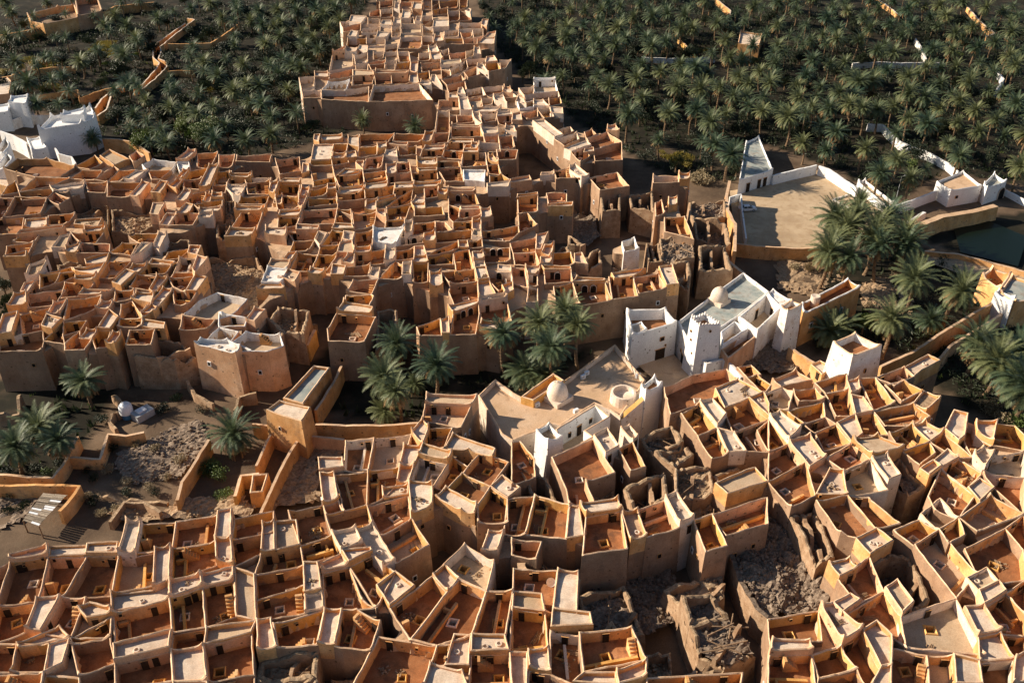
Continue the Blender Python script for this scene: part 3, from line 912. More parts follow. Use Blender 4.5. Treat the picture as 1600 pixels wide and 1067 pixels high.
# shared small pieces -------------------------------------------------------
def unit_door():
    b = MB(); b.box((0, 0, 0), 1.0, 0.10, 1.0, mi=1)
    b.box((0, 0, 1.0), 1.2, 0.12, 0.05, mi=0); return b.mesh('door', ['mud', 'door_wood_shade'])
def unit_window(m):
    b = MB(); b.box((0, 0, 0), 0.8, 0.20, 1.0, mi=1); k = 0.14 if m == 'white' else 0.05
    for x in (-0.4-k/2, 0.4+k/2): b.box((x, 0, -k), k, 0.25, 1.0+2*k, mi=0)
    for z in (-k, 1.0): b.box((0, 0, z), 0.8, 0.25, k, mi=0)
    return b.mesh('window', [m, 'opening_shade'])
def unit_arch():
    b = MB(); n = 10; r = 0.5; pts = [(-r, 0), (r, 0)]+[(r*math.cos(math.pi*i/n), 1.0+0.55*math.sin(math.pi*i/n)) for i in range(n+1)]
    b.add([(x, -0.06, z) for x, z in pts], [tuple(range(len(pts)))], 1)
    o = [(-r, 0)]+[(r*math.cos(math.pi-math.pi*i/n), 1.0+0.55*math.sin(math.pi*i/n)) for i in range(n+1)]+[(r, 0)]
    q = [(x*1.2, z*1.06) for x, z in o]; k = len(o)
    vs = [(x, -0.13, z) for x, z in o]+[(x, -0.13, z) for x, z in q]+[(x, 0.05, z) for x, z in q]
    b.add(vs, [(i, i+1, k+i+1, k+i) for i in range(k-1)]+[(k+i, k+i+1, 2*k+i+1, 2*k+i) for i in range(k-1)], 0)
    return b.mesh('archway', ['mud_pale', 'opening_shade'])
def unit_vent(sq):
    b = MB(); n = 4 if sq else 12; ph = math.pi/4 if sq else 0
    b.lathe((0, 0, 0), [(0.50, -0.05), (0.47, 0.22), (0.30, 0.24), (0.28, -0.02)], n, 0, ph)
    b.lathe((0, 0, 0), [(0.30, -0.005), (0.001, -0.004)], n, 1, ph); return b.mesh('roof_vent', ['mud_pale', 'opening_shade'])
def unit_stair():
    b = MB()
    for i in range(6): b.box((i*0.32+0.16, 0, 0), 0.335, 0.9, 0.34*(i+1), mi=0)
    return b.mesh('stair', ['mud'])
U = {'door': unit_door(), 'window': unit_window('white'), 'slit': unit_window('mud'), 'arch': unit_arch(), 'vent': unit_vent(False), 'vent_square': unit_vent(True), 'stair': unit_stair()}
def unit_heap(seed):
    r = random.Random(seed); b = MB()
    for _ in range(38):
        d = abs(r.gauss(0, .45)); a = r.uniform(0, 6.28); s = r.uniform(.08, .26)
        b.box((math.cos(a)*d, math.sin(a)*d, max(0, .3-.4*d)*r.random()-.03), s, s*r.uniform(.6, 1.3), s*r.uniform(.4, .9), r.uniform(0, 3), taper=r.uniform(.5, 1))
    return b.mesh('debris', ['rubble_tan'])
def unit_logs(seed):
    r = random.Random(seed); b = MB()
    for k in range(5): a = r.uniform(-.25, .25); y = k*.17-.3; b.tube((-1.0+r.uniform(-.3, .3), y-a*.5, .08), (1.0+r.uniform(-.3, .3), y+a*.5, .09+.05*(k % 2)), .07, .06, 6)
    return b.mesh('palm_log', ['palm_wood'])
HEAP = [unit_heap(k) for k in range(4)]; LOGS = [unit_logs(k) for k in range(3)]
def clutter(root, p, z, r, prob):
    ins = offset(p, 0.8); c = centroid(p)
    for _ in range(2):
        if r.random() < prob:
            q = c+Vector((r.uniform(-2, 2), r.uniform(-2, 2)))
            if inside(q, ins):
                if r.random() < .6: place('debris', r.choice(HEAP), root, (q.x, q.y, z), r.uniform(0, 6), (r.uniform(.6, 1.3),)*3)['kind'] = 'stuff'
                else: place('log_pile', r.choice(LOGS), root, (q.x, q.y, z), r.uniform(0, 6))['kind'] = 'stuff'

# survey -> plan cells, joining corners that nearly touch, dropping repeats seen on two sheets
cells = []
for zn, tile, kind, fl, nums in CELLS:
    z = Z_R if kind == 'R' else Z_T
    if 's' in fl: z = 5.0
    p = ccw(polyT(tile, nums, z))
    px = [pix(q, z) for q in p]; cx = sum(q[0] for q in px)/len(px); cy = sum(q[1] for q in px)/len(px)
    cells.append({'zone': zn, 'kind': kind, 'fl': fl, 'p': p, 'px': (cx, cy), 'tile': tile})
def snap():
    pts = []
    for c in cells:
        for i in range(len(c['p'])): pts.append((c, i))
    tol = 1.25; grid = {}
    for k, (c, i) in enumerate(pts):
        q = c['p'][i]; grid.setdefault((int(q.x//tol), int(q.y//tol)), []).append(k)
    lab = list(range(len(pts)))
    def find(a):
        while lab[a] != a: lab[a] = lab[lab[a]]; a = lab[a]
        return a
    size = {}
    for k, (c, i) in enumerate(pts):
        q = c['p'][i]; gx, gy = int(q.x//tol), int(q.y//tol)
        for dx in (-1, 0, 1):
            for dy in (-1, 0, 1):
                for m in grid.get((gx+dx, gy+dy), ()):
                    if m <= k: continue
                    c2, j = pts[m]
                    if c2 is c: continue
                    if (c2['p'][j]-q).length < tol:
                        a, b = find(k), find(m)
                        if a == b: continue
                        ca = [pts[x][0] for x in range(len(pts)) if False]
                        sa, sb = size.get(a, {id(c)}), size.get(b, {id(c2)})
                        if sa & sb: continue
                        lab[b] = a; size[a] = sa | sb
    acc = {}
    for k, (c, i) in enumerate(pts): acc.setdefault(find(k), []).append(k)
    for ks in acc.values():
        if len(ks) > 1:
            m = sum((pts[k][0]['p'][pts[k][1]] for k in ks), Vector((0, 0)))/len(ks)
            for k in ks: pts[k][0]['p'][pts[k][1]] = m.copy()
GX0, GY0, GS = -260.0, 40.0, 0.5
cover = np.full((1040, 1000), -1, dtype=np.int32)
def raster(p):
    xs = [q[0] for q in p]; ys = [q[1] for q in p]
    i0, i1 = int((min(xs)-GX0)/GS), int((max(xs)-GX0)/GS)+1; j0, j1 = int((min(ys)-GY0)/GS), int((max(ys)-GY0)/GS)+1
    X = GX0+(np.arange(i0, i1+1)+0.5)*GS; Y = GY0+(np.arange(j0, j1+1)+0.5)*GS
    r = np.zeros((len(X), len(Y)), bool)
    for i in range(len(p)):
        a, b = p[i-1], p[i]
        if a[1] == b[1]: continue
        cy = (a[1] > Y) != (b[1] > Y); xi = (b[0]-a[0])*(Y-a[1])/(b[1]-a[1])+a[0]
        r ^= cy[None, :] & (X[:, None] < xi[None, :])
    i, j = np.nonzero(r); i = i+i0; j = j+j0; ok = (i >= 0) & (i < 1040) & (j >= 0) & (j < 1000)
    return i[ok], j[ok]
snap()
keep = []
for c in cells:
    p = c['p']
    dm = max((a-b).length for a in p for b in p)
    if abs(area(p)) < 5.0 or 2*abs(area(p))/dm < 2.2: continue
    if area(p) < 0: c['p'] = p = p[::-1]
    i, j = raster(p)
    if len(i) == 0: continue
    occ = (cover[i, j] >= 0).mean()
    if occ > 0.45: continue
    cover[i, j] = np.where(cover[i, j] >= 0, cover[i, j], len(keep)); c['a'] = area(p); c['id'] = len(keep); keep.append(c)
cells = keep
def covered(q):
    i, j = int((q[0]-GX0)/GS), int((q[1]-GY0)/GS)
    return 0 <= i < 1040 and 0 <= j < 1000 and cover[i, j] >= 0

# gather cells into houses: each roof room joins the terrace it touches, the smallest far terraces join a neighbour
def edge_dist(p, q):
    best = 1e9
    for a in p:
        for i in range(len(q)):
            s, e = q[i-1], q[i]; d = e-s; t = 0 if d.length_squared == 0 else max(0, min(1, (a-s).dot(d)/d.length_squared))
            best = min(best, (a-(s+d*t)).length)
    return best
Ts = [c for c in cells if c['kind'] == 'T']; Rs = [c for c in cells if c['kind'] == 'R']; Xs = [c for c in cells if c['kind'] == 'X']
for c in cells: c['c'] = centroid(c['p'])
houses = [{'cells': [c], 'zone': c['zone'], 'n': 0} for c in Ts]
for r in Rs:
    cand = []
    for h in houses:
        t = h['cells'][0]
        if (t['c']-r['c']).length < 16:
            d = min(edge_dist(r['p'], t['p']), edge_dist(t['p'], r['p']))
            cand.append((d*2+(t['c']-r['c']).length*0.25+h['n']*1.0, d, h))
    cand.sort(key=lambda x: x[0])
    if cand and cand[0][1] < 2.0 and cand[0][2]['n'] < 3:
        cand[0][2]['cells'].append(r); cand[0][2]['n'] += 1
    else: houses.append({'cells': [r], 'zone': r['zone'], 'n': 9})
def img_area(h):
    a = 0
    for c in h['cells']: a += c['a']/max(30, c['c'].length)**2*1e4
    return a
MAXH = 262
houses.sort(key=img_area)
while len(houses) > MAXH:
    h = houses.pop(0); hc = h['cells'][0]; best = None
    for g in houses:
        if len(g['cells']) > 5: continue
        for c in g['cells']:
            d = (c['c']-hc['c']).length
            if best is None or d < best[0]: best = (d, g)
    if best is None: houses.append(h); break
    best[1]['cells'] += h['cells']; best[1]['n'] += 1
    houses.sort(key=img_area)
for x in Xs: houses.append({'cells': [x], 'zone': x['zone'], 'n': 0, 'ruin': True})
ORD = 'zero first second third fourth fifth sixth seventh eighth ninth tenth eleventh twelfth'.split()
def ordn(k): return ORD[k] if k < len(ORD) else '%d%s' % (k, 'th' if 10 < k < 20 else {1: 'st', 2: 'nd', 3: 'rd'}.get(k % 10, 'th'))
def rank(items, band):
    """items: (px, py, obj) -> obj gets its row from the back and its place from the left"""
    items = sorted(items, key=lambda q: q[1]); rows = []; y0 = None
    for it in items:
        if y0 is None or it[1]-y0 > band: rows.append([]); y0 = it[1]
        rows[-1].append(it)
    res = []
    for ri, row in enumerate(rows):
        for ci, it in enumerate(sorted(row, key=lambda q: q[0])): res.append((it[2], ri+1, ci+1, len(row)))
    return res
for zn, band in ZONES.items():
    L = [(h['cells'][0]['px'][0], h['cells'][0]['px'][1], h) for h in houses if h['zone'] == zn]
    for h, r, c, n in rank(L, band): h['pos'] = (r, c)

def mats_for(c, r):
    if 'w' in c['fl']: return 'white_worn'
    if 'p' in c['fl']: return 'mud_pale'
    if 'o' in c['fl'] and (c['tile'][0] != 'O' or r.random() < .5): return 'mud_ochre'
    if c['tile'][0] == 'O': return 'mud_pale' if r.random() < 0.5 else 'mud_pink'
    return 'mud' if r.random() < 0.62 else ('mud_pink' if r.random() < 0.75 else 'mud_pale')
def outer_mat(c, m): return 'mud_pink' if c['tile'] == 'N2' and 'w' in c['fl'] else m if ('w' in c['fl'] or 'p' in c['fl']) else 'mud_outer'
def side_to(p, target):
    """side of outline p whose outward normal points most at target"""
    best = None
    for i in range(len(p)):
        a, b = p[i], p[(i+1) % len(p)]; d = b-a
        if d.length < 1.3: continue
        nrm = Vector((d.y, -d.x)).normalized(); m = (a+b)/2
        v = target-m
        s = nrm.dot(v.normalized()) if v.length > 1e-3 else 0
        s += 0.02*d.length
        if best is None or s > best[0]: best = (s, a, b, nrm)
    return best
def build_terrace(root, c, r, dark=False):
    p = c['p']; n = len(p); m = mats_for(c, r); low = 's' in c['fl']
    zt = (5.0 if low else Z_T) + r.uniform(-0.25, 0.25); depth = r.uniform(1.55, 2.15)
    if c['a'] < 14: depth = r.uniform(1.3, 1.8)
    zf = zt-depth; t = r.uniform(0.22, 0.30)
    hn = [r.choice((0, 0, 0, 0, 0.3, 0.55)) for _ in p]
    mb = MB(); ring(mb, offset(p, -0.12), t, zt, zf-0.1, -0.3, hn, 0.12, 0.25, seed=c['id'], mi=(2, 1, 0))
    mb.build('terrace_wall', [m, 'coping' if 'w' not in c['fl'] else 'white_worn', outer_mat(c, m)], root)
    inn = offset(p, t*0.4); inner = offset(p, t+0.1); cc = c['c']
    e = p[1]-p[0]; ang = math.atan2(e.y, e.x); ux = Vector((math.cos(ang), math.sin(ang))); uy = Vector((-ux.y, ux.x))
    hole = None; big = c['a'] > 16
    if big and r.random() < 0.92 and 'w' not in c['fl']:
        for _ in range(12):
            q = cc+ux*r.uniform(-1.6, 1.6)+uy*r.uniform(-1.4, 1.4); s = r.uniform(0.38, 0.52)
            hq = [q-ux*s-uy*s, q+ux*s-uy*s, q+ux*s+uy*s, q-ux*s+uy*s]
            if all(inside(k, offset(inner, 0.35)) for k in hq): hole = hq; break
    fb = MB(); tess(fb, inn, zf, hole)
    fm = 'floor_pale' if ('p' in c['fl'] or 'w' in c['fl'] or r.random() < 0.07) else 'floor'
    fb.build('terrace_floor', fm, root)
    if hole:
        hb = MB(); ring(hb, ccw(offset(ccw(hole), -0.22)), 0.22, zf+0.22, zf-2.2, zf-0.05, None, 0.02, 0.02, mi=(0, 0, 0))
        hb.build('skylight', 'mud_ochre' if r.random() < 0.6 else 'mud_pale', root)
    det = c['c'].length < 230
    def wall_in(i, u):
        a, b = inner[i], inner[(i+1) % n]; d = (b-a).normalized(); nin = Vector((-d.y, d.x)); return a.lerp(b, u), d, nin, (b-a).length
    sides = list(range(n)); r.shuffle(sides)
    if big and det and r.random() < 0.5:         # low bench wall across part of the terrace
        i = sides[0]; q, d, nin, L = wall_in(i, 0.5); k = r.uniform(0.9, 1.7)
        bb = MB(); w = L*0.97; bb.box((q.x+nin.x*k, q.y+nin.y*k, zf), w, 0.36, r.uniform(0.4, 0.7), math.atan2(d.y, d.x))
        if r.random() < 0.5: bb.box((q.x+nin.x*k*0.5-d.x*w*0.3, q.y+nin.y*k*0.5-d.y*w*0.3, zf), 0.3, k, 0.8, math.atan2(d.y, d.x))
        bb.build('low_wall', 'mud_ochre' if r.random() < 0.25 else m, root)
    if big and det and r.random() < 0.30:
        i = sides[1 % n]; q, d, nin, L = wall_in(i, r.uniform(0.15, 0.45))
        if L > 3.2:
            o = place('stair', U['stair'], root, (q.x+nin.x*0.4, q.y+nin.y*0.4, zf), math.atan2(d.y, d.x))
    if det and r.random() < 0.8:                   # door and putlog niches on the wall that faces the open side
        best = None
        for i in range(n):
            q, d, nin, L = wall_in(i, 0.5)
            if L > 1.8:
                s = -nin.y+0.3*abs(nin.x)
                if best is None or s > best[0]: best = (s, i, L)
        if best:
            q, d, nin, L = wall_in(best[1], r.choice((0.16, 0.84, 0.5)))
            rot = math.atan2(d.y, d.x)+math.pi
            if 'a' in c['fl']:
                for u in ((0.35, 0.65) if L > 5 else (0.5,)):
                    q = wall_in(best[1], u)[0]; place('archway', U['arch'], root, (q.x-nin.x*0.08, q.y-nin.y*0.08, zf), rot+math.pi if False else rot, (1.15, 1, 1.05))
            else: place('door', U['door'], root, (q.x-nin.x*0.06, q.y-nin.y*0.06, zf), rot, (0.8, 1, min(1.65, depth-0.3)))
            if L > 3.5 and r.random() < 0.5:
                q = wall_in(best[1], 0.5+r.uniform(-0.2, 0.2))[0]
                place('niche', U['slit'], root, (q.x-nin.x*0.08, q.y-nin.y*0.08, zf+depth*0.55), rot, (0.45, 1, 0.4))
    if det: clutter(root, p, zf, r, 0.30)
    exposed_openings(root, p, zt, r, m)
    return zf
def exposed_openings(root, p, zt, r, m):
    for i in range(len(p)):
        a, b = p[i], p[(i+1) % len(p)]; d = b-a; L = d.length
        if L < 3.0: continue
        nrm = Vector((d.y, -d.x)).normalized(); mid = (a+b)/2
        if nrm.y > 0.3: continue
        if any(covered(a.lerp(b, u)+nrm*k) for u in (0.3, 0.5, 0.7) for k in (1.2, 2.4)): continue
        for u in ((0.3, 0.7) if L > 5.5 else (0.5,)):
            if r.random() < 0.75:
                zw = zt-r.uniform(3.2, 5.2); q = a.lerp(b, u+r.uniform(-0.08, 0.08))+nrm*(0.10+0.25*(1-zw/zt))
                place('window', U['window'] if r.random() < 0.4 else U['slit'], root, (q.x, q.y, zw), math.atan2(d.y, d.x), (0.7, 1, 0.75))
def build_room(root, c, r, target):
    p = c['p']; n = len(p); m = mats_for(c, r); low = 's' in c['fl']
    z = (5.0 if low else Z_R)+r.uniform(-0.35, 0.55)
    style = r.random(); H = r.uniform(0.4, 0.95)
    hn = [H*r.uniform(0.6, 1.15) if style < 0.6 and r.random() < 0.85 else 0 for _ in p]
    lip = r.uniform(0.35, 0.75)
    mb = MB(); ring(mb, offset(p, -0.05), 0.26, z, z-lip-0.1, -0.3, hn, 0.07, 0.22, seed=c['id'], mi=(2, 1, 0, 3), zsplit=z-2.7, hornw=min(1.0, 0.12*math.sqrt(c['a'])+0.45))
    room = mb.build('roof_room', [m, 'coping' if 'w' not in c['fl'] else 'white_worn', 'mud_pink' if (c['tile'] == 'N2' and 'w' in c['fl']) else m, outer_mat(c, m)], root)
    fb = MB(); tess(fb, offset(p, 0.1), z-lip)
    rm = 'white_worn' if 'w' in c['fl'] else ('rubble_tan' if 'r' in c['fl'] else ('lime_roof' if r.random() < 0.88 else 'floor_pale'))
    fb.build('roof', rm, room)
    if c['c'].length < 240:
        ins = offset(p, 0.75)
        for _ in range(r.choice((0, 0, 1, 1, 2))):
            q = c['c']+Vector((r.uniform(-1.4, 1.4), r.uniform(-1.4, 1.4)))
            if inside(q, ins): place('roof_vent', U['vent' if r.random() < 0.55 else 'vent_square'], room, (q.x, q.y, z-lip), r.uniform(0, 1.5), (0.85, 0.85, 1))
    if c['c'].length < 230: clutter(room, p, z-lip, r, 0.18)
    if target is not None and c['c'].length < 330:
        s = side_to(offset(p, -0.05), target[0])
        if s and s[0] > 0.2:
            d = (s[2]-s[1]); L = d.length; rot = math.atan2(d.y, d.x)
            if 'a' in c['fl']:
                for u in ((0.36, 0.64) if L > 3 else (0.5,)):
                    q = s[1].lerp(s[2], u)+s[3]*0.1; place('archway', U['arch'], room, (q.x, q.y, target[1]), rot, (1.1, 1, 1.05))
            else:
                q = s[1].lerp(s[2], r.choice((0.3, 0.7, 0.5)))+s[3]*0.09
                place('door', U['door'], room, (q.x, q.y, target[1]), rot, (0.75, 1, 1.6))
                if L > 4 and r.random() < 0.6:
                    q = s[1].lerp(s[2], r.choice((0.15, 0.85)))+s[3]*0.09
                    place('niche', U['slit'], room, (q.x, q.y, target[1]+1.5), rot, (0.5, 1, 0.5))
    exposed_openings(room, p, z, r, m)
def rubble_fill(poly, z0, amp, r, name, parent, m, step=0.6, stones=0.6, seed=0):
    """heaped mud and broken brick inside an outline"""
    xs = [q.x for q in poly]; ys = [q.y for q in poly]; mb = MB()
    nx, ny = int((max(xs)-min(xs))/step)+2, int((max(ys)-min(ys))/step)+2
    idx = {}; vs = []
    for i in range(nx+1):
        for j in range(ny+1):
            q = Vector((min(xs)+i*step, min(ys)+j*step))
            z = z0+amp*(nz(q.x, q.y, 0.22, seed)+0.6*nz(q.x, q.y, 0.7, 3)+0.45*nz(q.x, q.y, 1.7, 9))
            idx[i, j] = len(vs); vs.append((q.x+r.uniform(-.2, .2), q.y+r.uniform(-.2, .2), z))
    fs = []
    for i in range(nx):
        for j in range(ny):
            q = Vector((min(xs)+(i+.5)*step, min(ys)+(j+.5)*step))
            if inside(q, poly): fs.append((idx[i, j], idx[i+1, j], idx[i+1, j+1], idx[i, j+1]))
    if not fs: return None
    mb.add(vs, fs)
    for f in list(fs):
        if r.random() < stones:
            v = vs[f[0]]; s = r.uniform(0.12, 0.5)
            mb.box((v[0]+r.uniform(0, step), v[1]+r.uniform(0, step), v[2]-0.08), s, s*r.uniform(.6, 1.2), s*r.uniform(.5, 1), r.uniform(0, 3), taper=r.uniform(.5, 1))
    return mb.build(name, m, parent)
def build_ruin(root, c, r):
    p = c['p']; low = 's' in c['fl']; low2 = 'collapsed' in c['zone'] or c['a'] > 90; z = Z_T-(r.uniform(2.2, 4.6) if low2 else r.uniform(0.6, 2.4)); deep = r.uniform(1.4, 2.6) if low2 else r.choice((2.0, 3.0, 4.5))
    if 'r' in c['fl']: z = Z_T-0.5; deep = 1.2
    mb = MB(); ring(mb, p, r.uniform(0.40, 0.65), z, z-deep-0.6, -0.3, None, 0.25, 0.3, rough=r.uniform(1.5, 3.0) if not low else 0.4, seed=c['id'], seg=0.8)
    mb.build('broken_wall', ['ruin', 'rubble_tan'], root)
    o = rubble_fill(offset(p, 0.25), z-deep, 1.0, r, 'rubble', root, 'rubble_tan' if r.random() < .5 else 'rubble', seed=c['id']); 
    if o: o['kind'] = 'stuff'
    if c['a'] > 25:                                   # a broken partition and some fallen palm beams
        a, b = p[0].lerp(p[1], r.uniform(.35, .65)), p[2].lerp(p[3 % len(p)], r.uniform(.35, .65))
        d = (b-a).normalized(); w = Vector((-d.y, d.x))*0.25; pm = MB()
        k = max(3, int((b-a).length/0.9)); L = []; 
        for i in range(k+1):
            q = a.lerp(b, i/k); zt = z-0.4-2.2*max(0, 0.3+1.4*nz(q.x, q.y, 0.45, c['id']+4.0)); L.append((q, zt))
        vs = []
        for q, zt in L: vs += [(q.x-w.x*1.3, q.y-w.y*1.3, z-deep-1), (q.x-w.x, q.y-w.y, zt), (q.x+w.x, q.y+w.y, zt-.1), (q.x+w.x*1.3, q.y+w.y*1.3, z-deep-1)]
        fs = []
        for i in range(k):
            for s in range(3): fs.append((4*i+s, 4*i+s+1, 4*i+s+5, 4*i+s+4))
        fs += [(0, 1, 2, 3), (4*k+3, 4*k+2, 4*k+1, 4*k)]
        pm.add(vs, fs); pm.build('broken_partition', 'ruin', root)
        for _ in range(r.choice((2, 4, 6))):
            q = c['c']+Vector((r.uniform(-2, 2), r.uniform(-2, 2))); an = r.uniform(0, 3.1); L = r.uniform(1.2, 2.4)
            if inside(q, offset(p, 0.8)):
                bm = MB(); v = Vector((math.cos(an), math.sin(an)))*L; bm.tube((q.x-v.x, q.y-v.y, z-deep+r.uniform(.3, 1)), (q.x+v.x, q.y+v.y, z-deep+r.uniform(.3, 1.4)), 0.10, 0.08, 6)
                bm.build('fallen_beam', 'palm_wood', root)
NUM = {0: 'no', 1: 'one', 2: 'two', 3: 'three', 4: 'four'}
for hi, h in enumerate(houses):
    r = random.Random(1000+hi); cs = h['cells']; c0 = cs[0]; base = (c0['c'].x, c0['c'].y, 0.0)
    row, col = h['pos']; where = '%s from left, %s row down, %s' % (ordn(col), ordn(row), h['zone'])
    if h.get('ruin'):
        root = thing('ruined_house', base, 'collapsed mud ruin, '+where, 'ruin', 'ruined mud houses'); build_ruin(root, c0, r); continue
    nt = sum(c['kind'] == 'T' for c in cs); nr = len(cs)-nt
    tone = 'whitewashed' if any('w' in c['fl'] for c in cs) else ('pale' if any('p' in c['fl'] for c in cs) else ('ochre' if 'o' in c0['fl'] else 'tan'))
    look = tone+(' flat-roofed house' if nt == 0 else ' house, open terrace' if nr == 0 else ' house, one roof room' if nr == 1 else ' house, %s roof rooms' % NUM.get(nr, 'several'))
    root = thing('terrace_house', base, look+', '+where, 'house', 'mud terrace houses of the old town')
    zf = None; tcen = None
    for c in cs:
        if c['kind'] == 'T':
            z = build_terrace(root, c, r)
            if zf is None: zf, tcen = z, c['c']
    for c in cs:
        if c['kind'] == 'R':
            tg = None
            if tcen is not None:
                tt = min((k for k in cs if k['kind'] == 'T'), key=lambda k: (k['c']-c['c']).length); tg = (tt['c'], zf)
            build_room(root, c, r, tg)
# covered alleys: the lanes between the houses are roofed over wherever they are narrow
def covered_alleys():
    full = cover >= 0; R = 6
    def dil(a, r):
        o = a.copy()
        for dx in range(-r, r+1):
            for dy in range(-r, r+1):
                if dx*dx+dy*dy <= r*r+1: o |= np.roll(np.roll(a, dx, 0), dy, 1)
        return o
    cl = ~dil(~dil(full, R), R); near = ~dil(~dil(full, 2), 2); jr = int((150-GY0)/GS); cl[:, :jr] = near[:, :jr]
    xm = np.zeros_like(full)
    for c in cells:
        if c['kind'] == 'X': i, j = raster(c['p']); xm[i, j] = True
    fill = cl & ~full & ~dil(xm, 5)
    big = dil(fill, 1) & (fill | full); S = 2
    mb = MB(); I, J = np.nonzero(big); st = set(zip(I.tolist(), J.tolist())); vid = {}
    def vert(i, j, top):
        k = (i, j, top)
        if k not in vid:
            x, y = GX0+i*GS, GY0+j*GS; x2, y2 = x+0.12*nz(x, y, .9, 3), y+0.12*nz(x, y, .9, 6)
            vid[k] = len(mb.v); deep_ = not fill[i-1:i+1, j-1:j+1].any(); mb.v.append((x2, y2, (5.0 if deep_ else 7.9+0.9*nz(x, y, 0.12, 4)+0.12*nz(x, y, .8, 2)) if top else -0.2))
        return vid[k]
    for i, j in st:
        mb.f.append([vert(i, j, 1), vert(i+1, j, 1), vert(i+1, j+1, 1), vert(i, j+1, 1)]); mb.m.append(0)
        for di, dj, a, b in ((1, 0, (1, 0), (1, 1)), (-1, 0, (0, 1), (0, 0)), (0, 1, (1, 1), (0, 1)), (0, -1, (0, 0), (1, 0))):
            n_ = (i+di, j+dj)
            if n_ not in st and not full[n_]:
                mb.f.append([vert(i+a[0], j+a[1], 0), vert(i+b[0], j+b[1], 0), vert(i+b[0], j+b[1], 1), vert(i+a[0], j+a[1], 1)]); mb.m.append(1)
    nb = {}
    for i, j in st:
        for di, dj, a, b in ((1, 0, (1, 0), (1, 1)), (-1, 0, (0, 1), (0, 0)), (0, 1, (1, 1), (0, 1)), (0, -1, (0, 0), (1, 0))):
            if (i+di, j+dj) not in st and not full[i+di, j+dj]:
                p_, q_ = (i+a[0], j+a[1]), (i+b[0], j+b[1]); nb.setdefault(p_, set()).add(q_); nb.setdefault(q_, set()).add(p_)
    for _ in range(8):
        new = {k: (sum(mb.v[vid[q+(1,)]][0] for q in v)/len(v)*.5+mb.v[vid[k+(1,)]][0]*.5, sum(mb.v[vid[q+(1,)]][1] for q in v)/len(v)*.5+mb.v[vid[k+(1,)]][1]*.5) for k, v in nb.items() if len(v) == 2}
        for k, xy in new.items():
            for top in (0, 1):
                if k+(top,) in vid: i_ = vid[k+(top,)]; mb.v[i_] = (xy[0], xy[1], mb.v[i_][2])
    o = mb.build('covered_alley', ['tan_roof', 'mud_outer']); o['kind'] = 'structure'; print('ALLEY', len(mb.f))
covered_alleys()

# ------------------------------------------------------------------ landmark buildings
def merlons(root, p, z, t, m, gap=0.55):
    mi_ = offset(p, t/2)
    for i in range(len(p)):
        a, b = mi_[i], mi_[(i+1) % len(p)]; L = (b-a).length; n = max(2, int(L/gap)); d = b-a
        for k in range(n):
            h = rng.uniform(0.35, 0.6)*(1.8 if k == 0 else 1); q = a.lerp(b, (k+.1)/n); mb = MB(); mb.box((q.x, q.y, z-0.12), 0.36, t*.95, h, math.atan2(d.y, d.x), taper=.55); mb.build('merlon', m, root)

def bldg(name, label, cat, tile, nums, z, wall, roof, lip=0.6, t=0.32, horn=0.0, batter=0.25, zb=-0.3, cop=None, wob=0.05, hornw=1.2, group=None, wallname='wall', roofname='roof'):
    p = ccw(polyT(tile, nums, z)); c = centroid(p)
    root = thing(name, (c.x, c.y, 0), label, cat, group)
    return root, p, wallring(root, p, z, wall, roof, lip, t, horn, batter, zb, cop, wob, hornw, wallname, roofname)
def wallring(root, p, z, wall, roof, lip=0.6, t=0.32, horn=0.0, batter=0.25, zb=-0.3, cop=None, wob=0.05, hornw=1.2, wallname='wall', roofname='roof'):
    mb = MB(); ring(mb, p, t, z, z-lip-0.1, zb, [horn]*len(p) if horn else None, wob, batter, hornw=hornw, seed=int(z*7))
    w = mb.build(wallname, [wall, cop or wall], root)
    if roof:
        fb = MB(); tess(fb, offset(p, t*0.5), z-lip); fb.build(roofname, roof, root)
    return w
def opening(root, p, tile, x, y, zb, kind, sc_=(1, 1, 1), name=None, out=0.12):
    """opening of the given kind on the side of outline p nearest the surveyed point"""
    q = T2(tile, x, y, zb); best = None
    for i in range(len(p)):
        a, b = p[i], p[(i+1) % len(p)]; d = b-a; u = max(0.05, min(0.95, (q-a).dot(d)/d.length_squared)); s = a+d*u
        if best is None or (s-q).length < best[0]: best = ((s-q).length, s, d)
    s, d = best[1], best[2].normalized(); nr = Vector((d.y, -d.x))
    return place(name or {'arch': 'archway', 'slit': 'window'}.get(kind, kind), U[kind], root, (s.x+nr.x*out, s.y+nr.y*out, zb), math.atan2(d.y, d.x), sc_)
def dome(root, tile, x, y, zr, r, sq, m='mud_pale', hgt=1.25):
    q = T2(tile, x, y, zr+1.0); b = MB()
    b.box((q.x, q.y, zr-0.1), sq, sq, 1.0, 0.75); 
    b.build('dome_base', m, root)
    d = MB(); n = 9; prof = [(r*1.0, 0.0)]+[(r*math.cos(math.pi/2*k/n)**0.85 if k < n else 0.02, 0.35+r*hgt*math.sin(math.pi/2*k/n)) for k in range(n+1)]
    d.lathe((q.x, q.y, zr+0.85), prof, 24); d.tube((q.x, q.y, zr+0.85+0.3+r*hgt), (q.x, q.y, zr+0.85+0.75+r*hgt), 0.14, 0.03, 8)
    return d.build('dome', m, root, smooth=True)
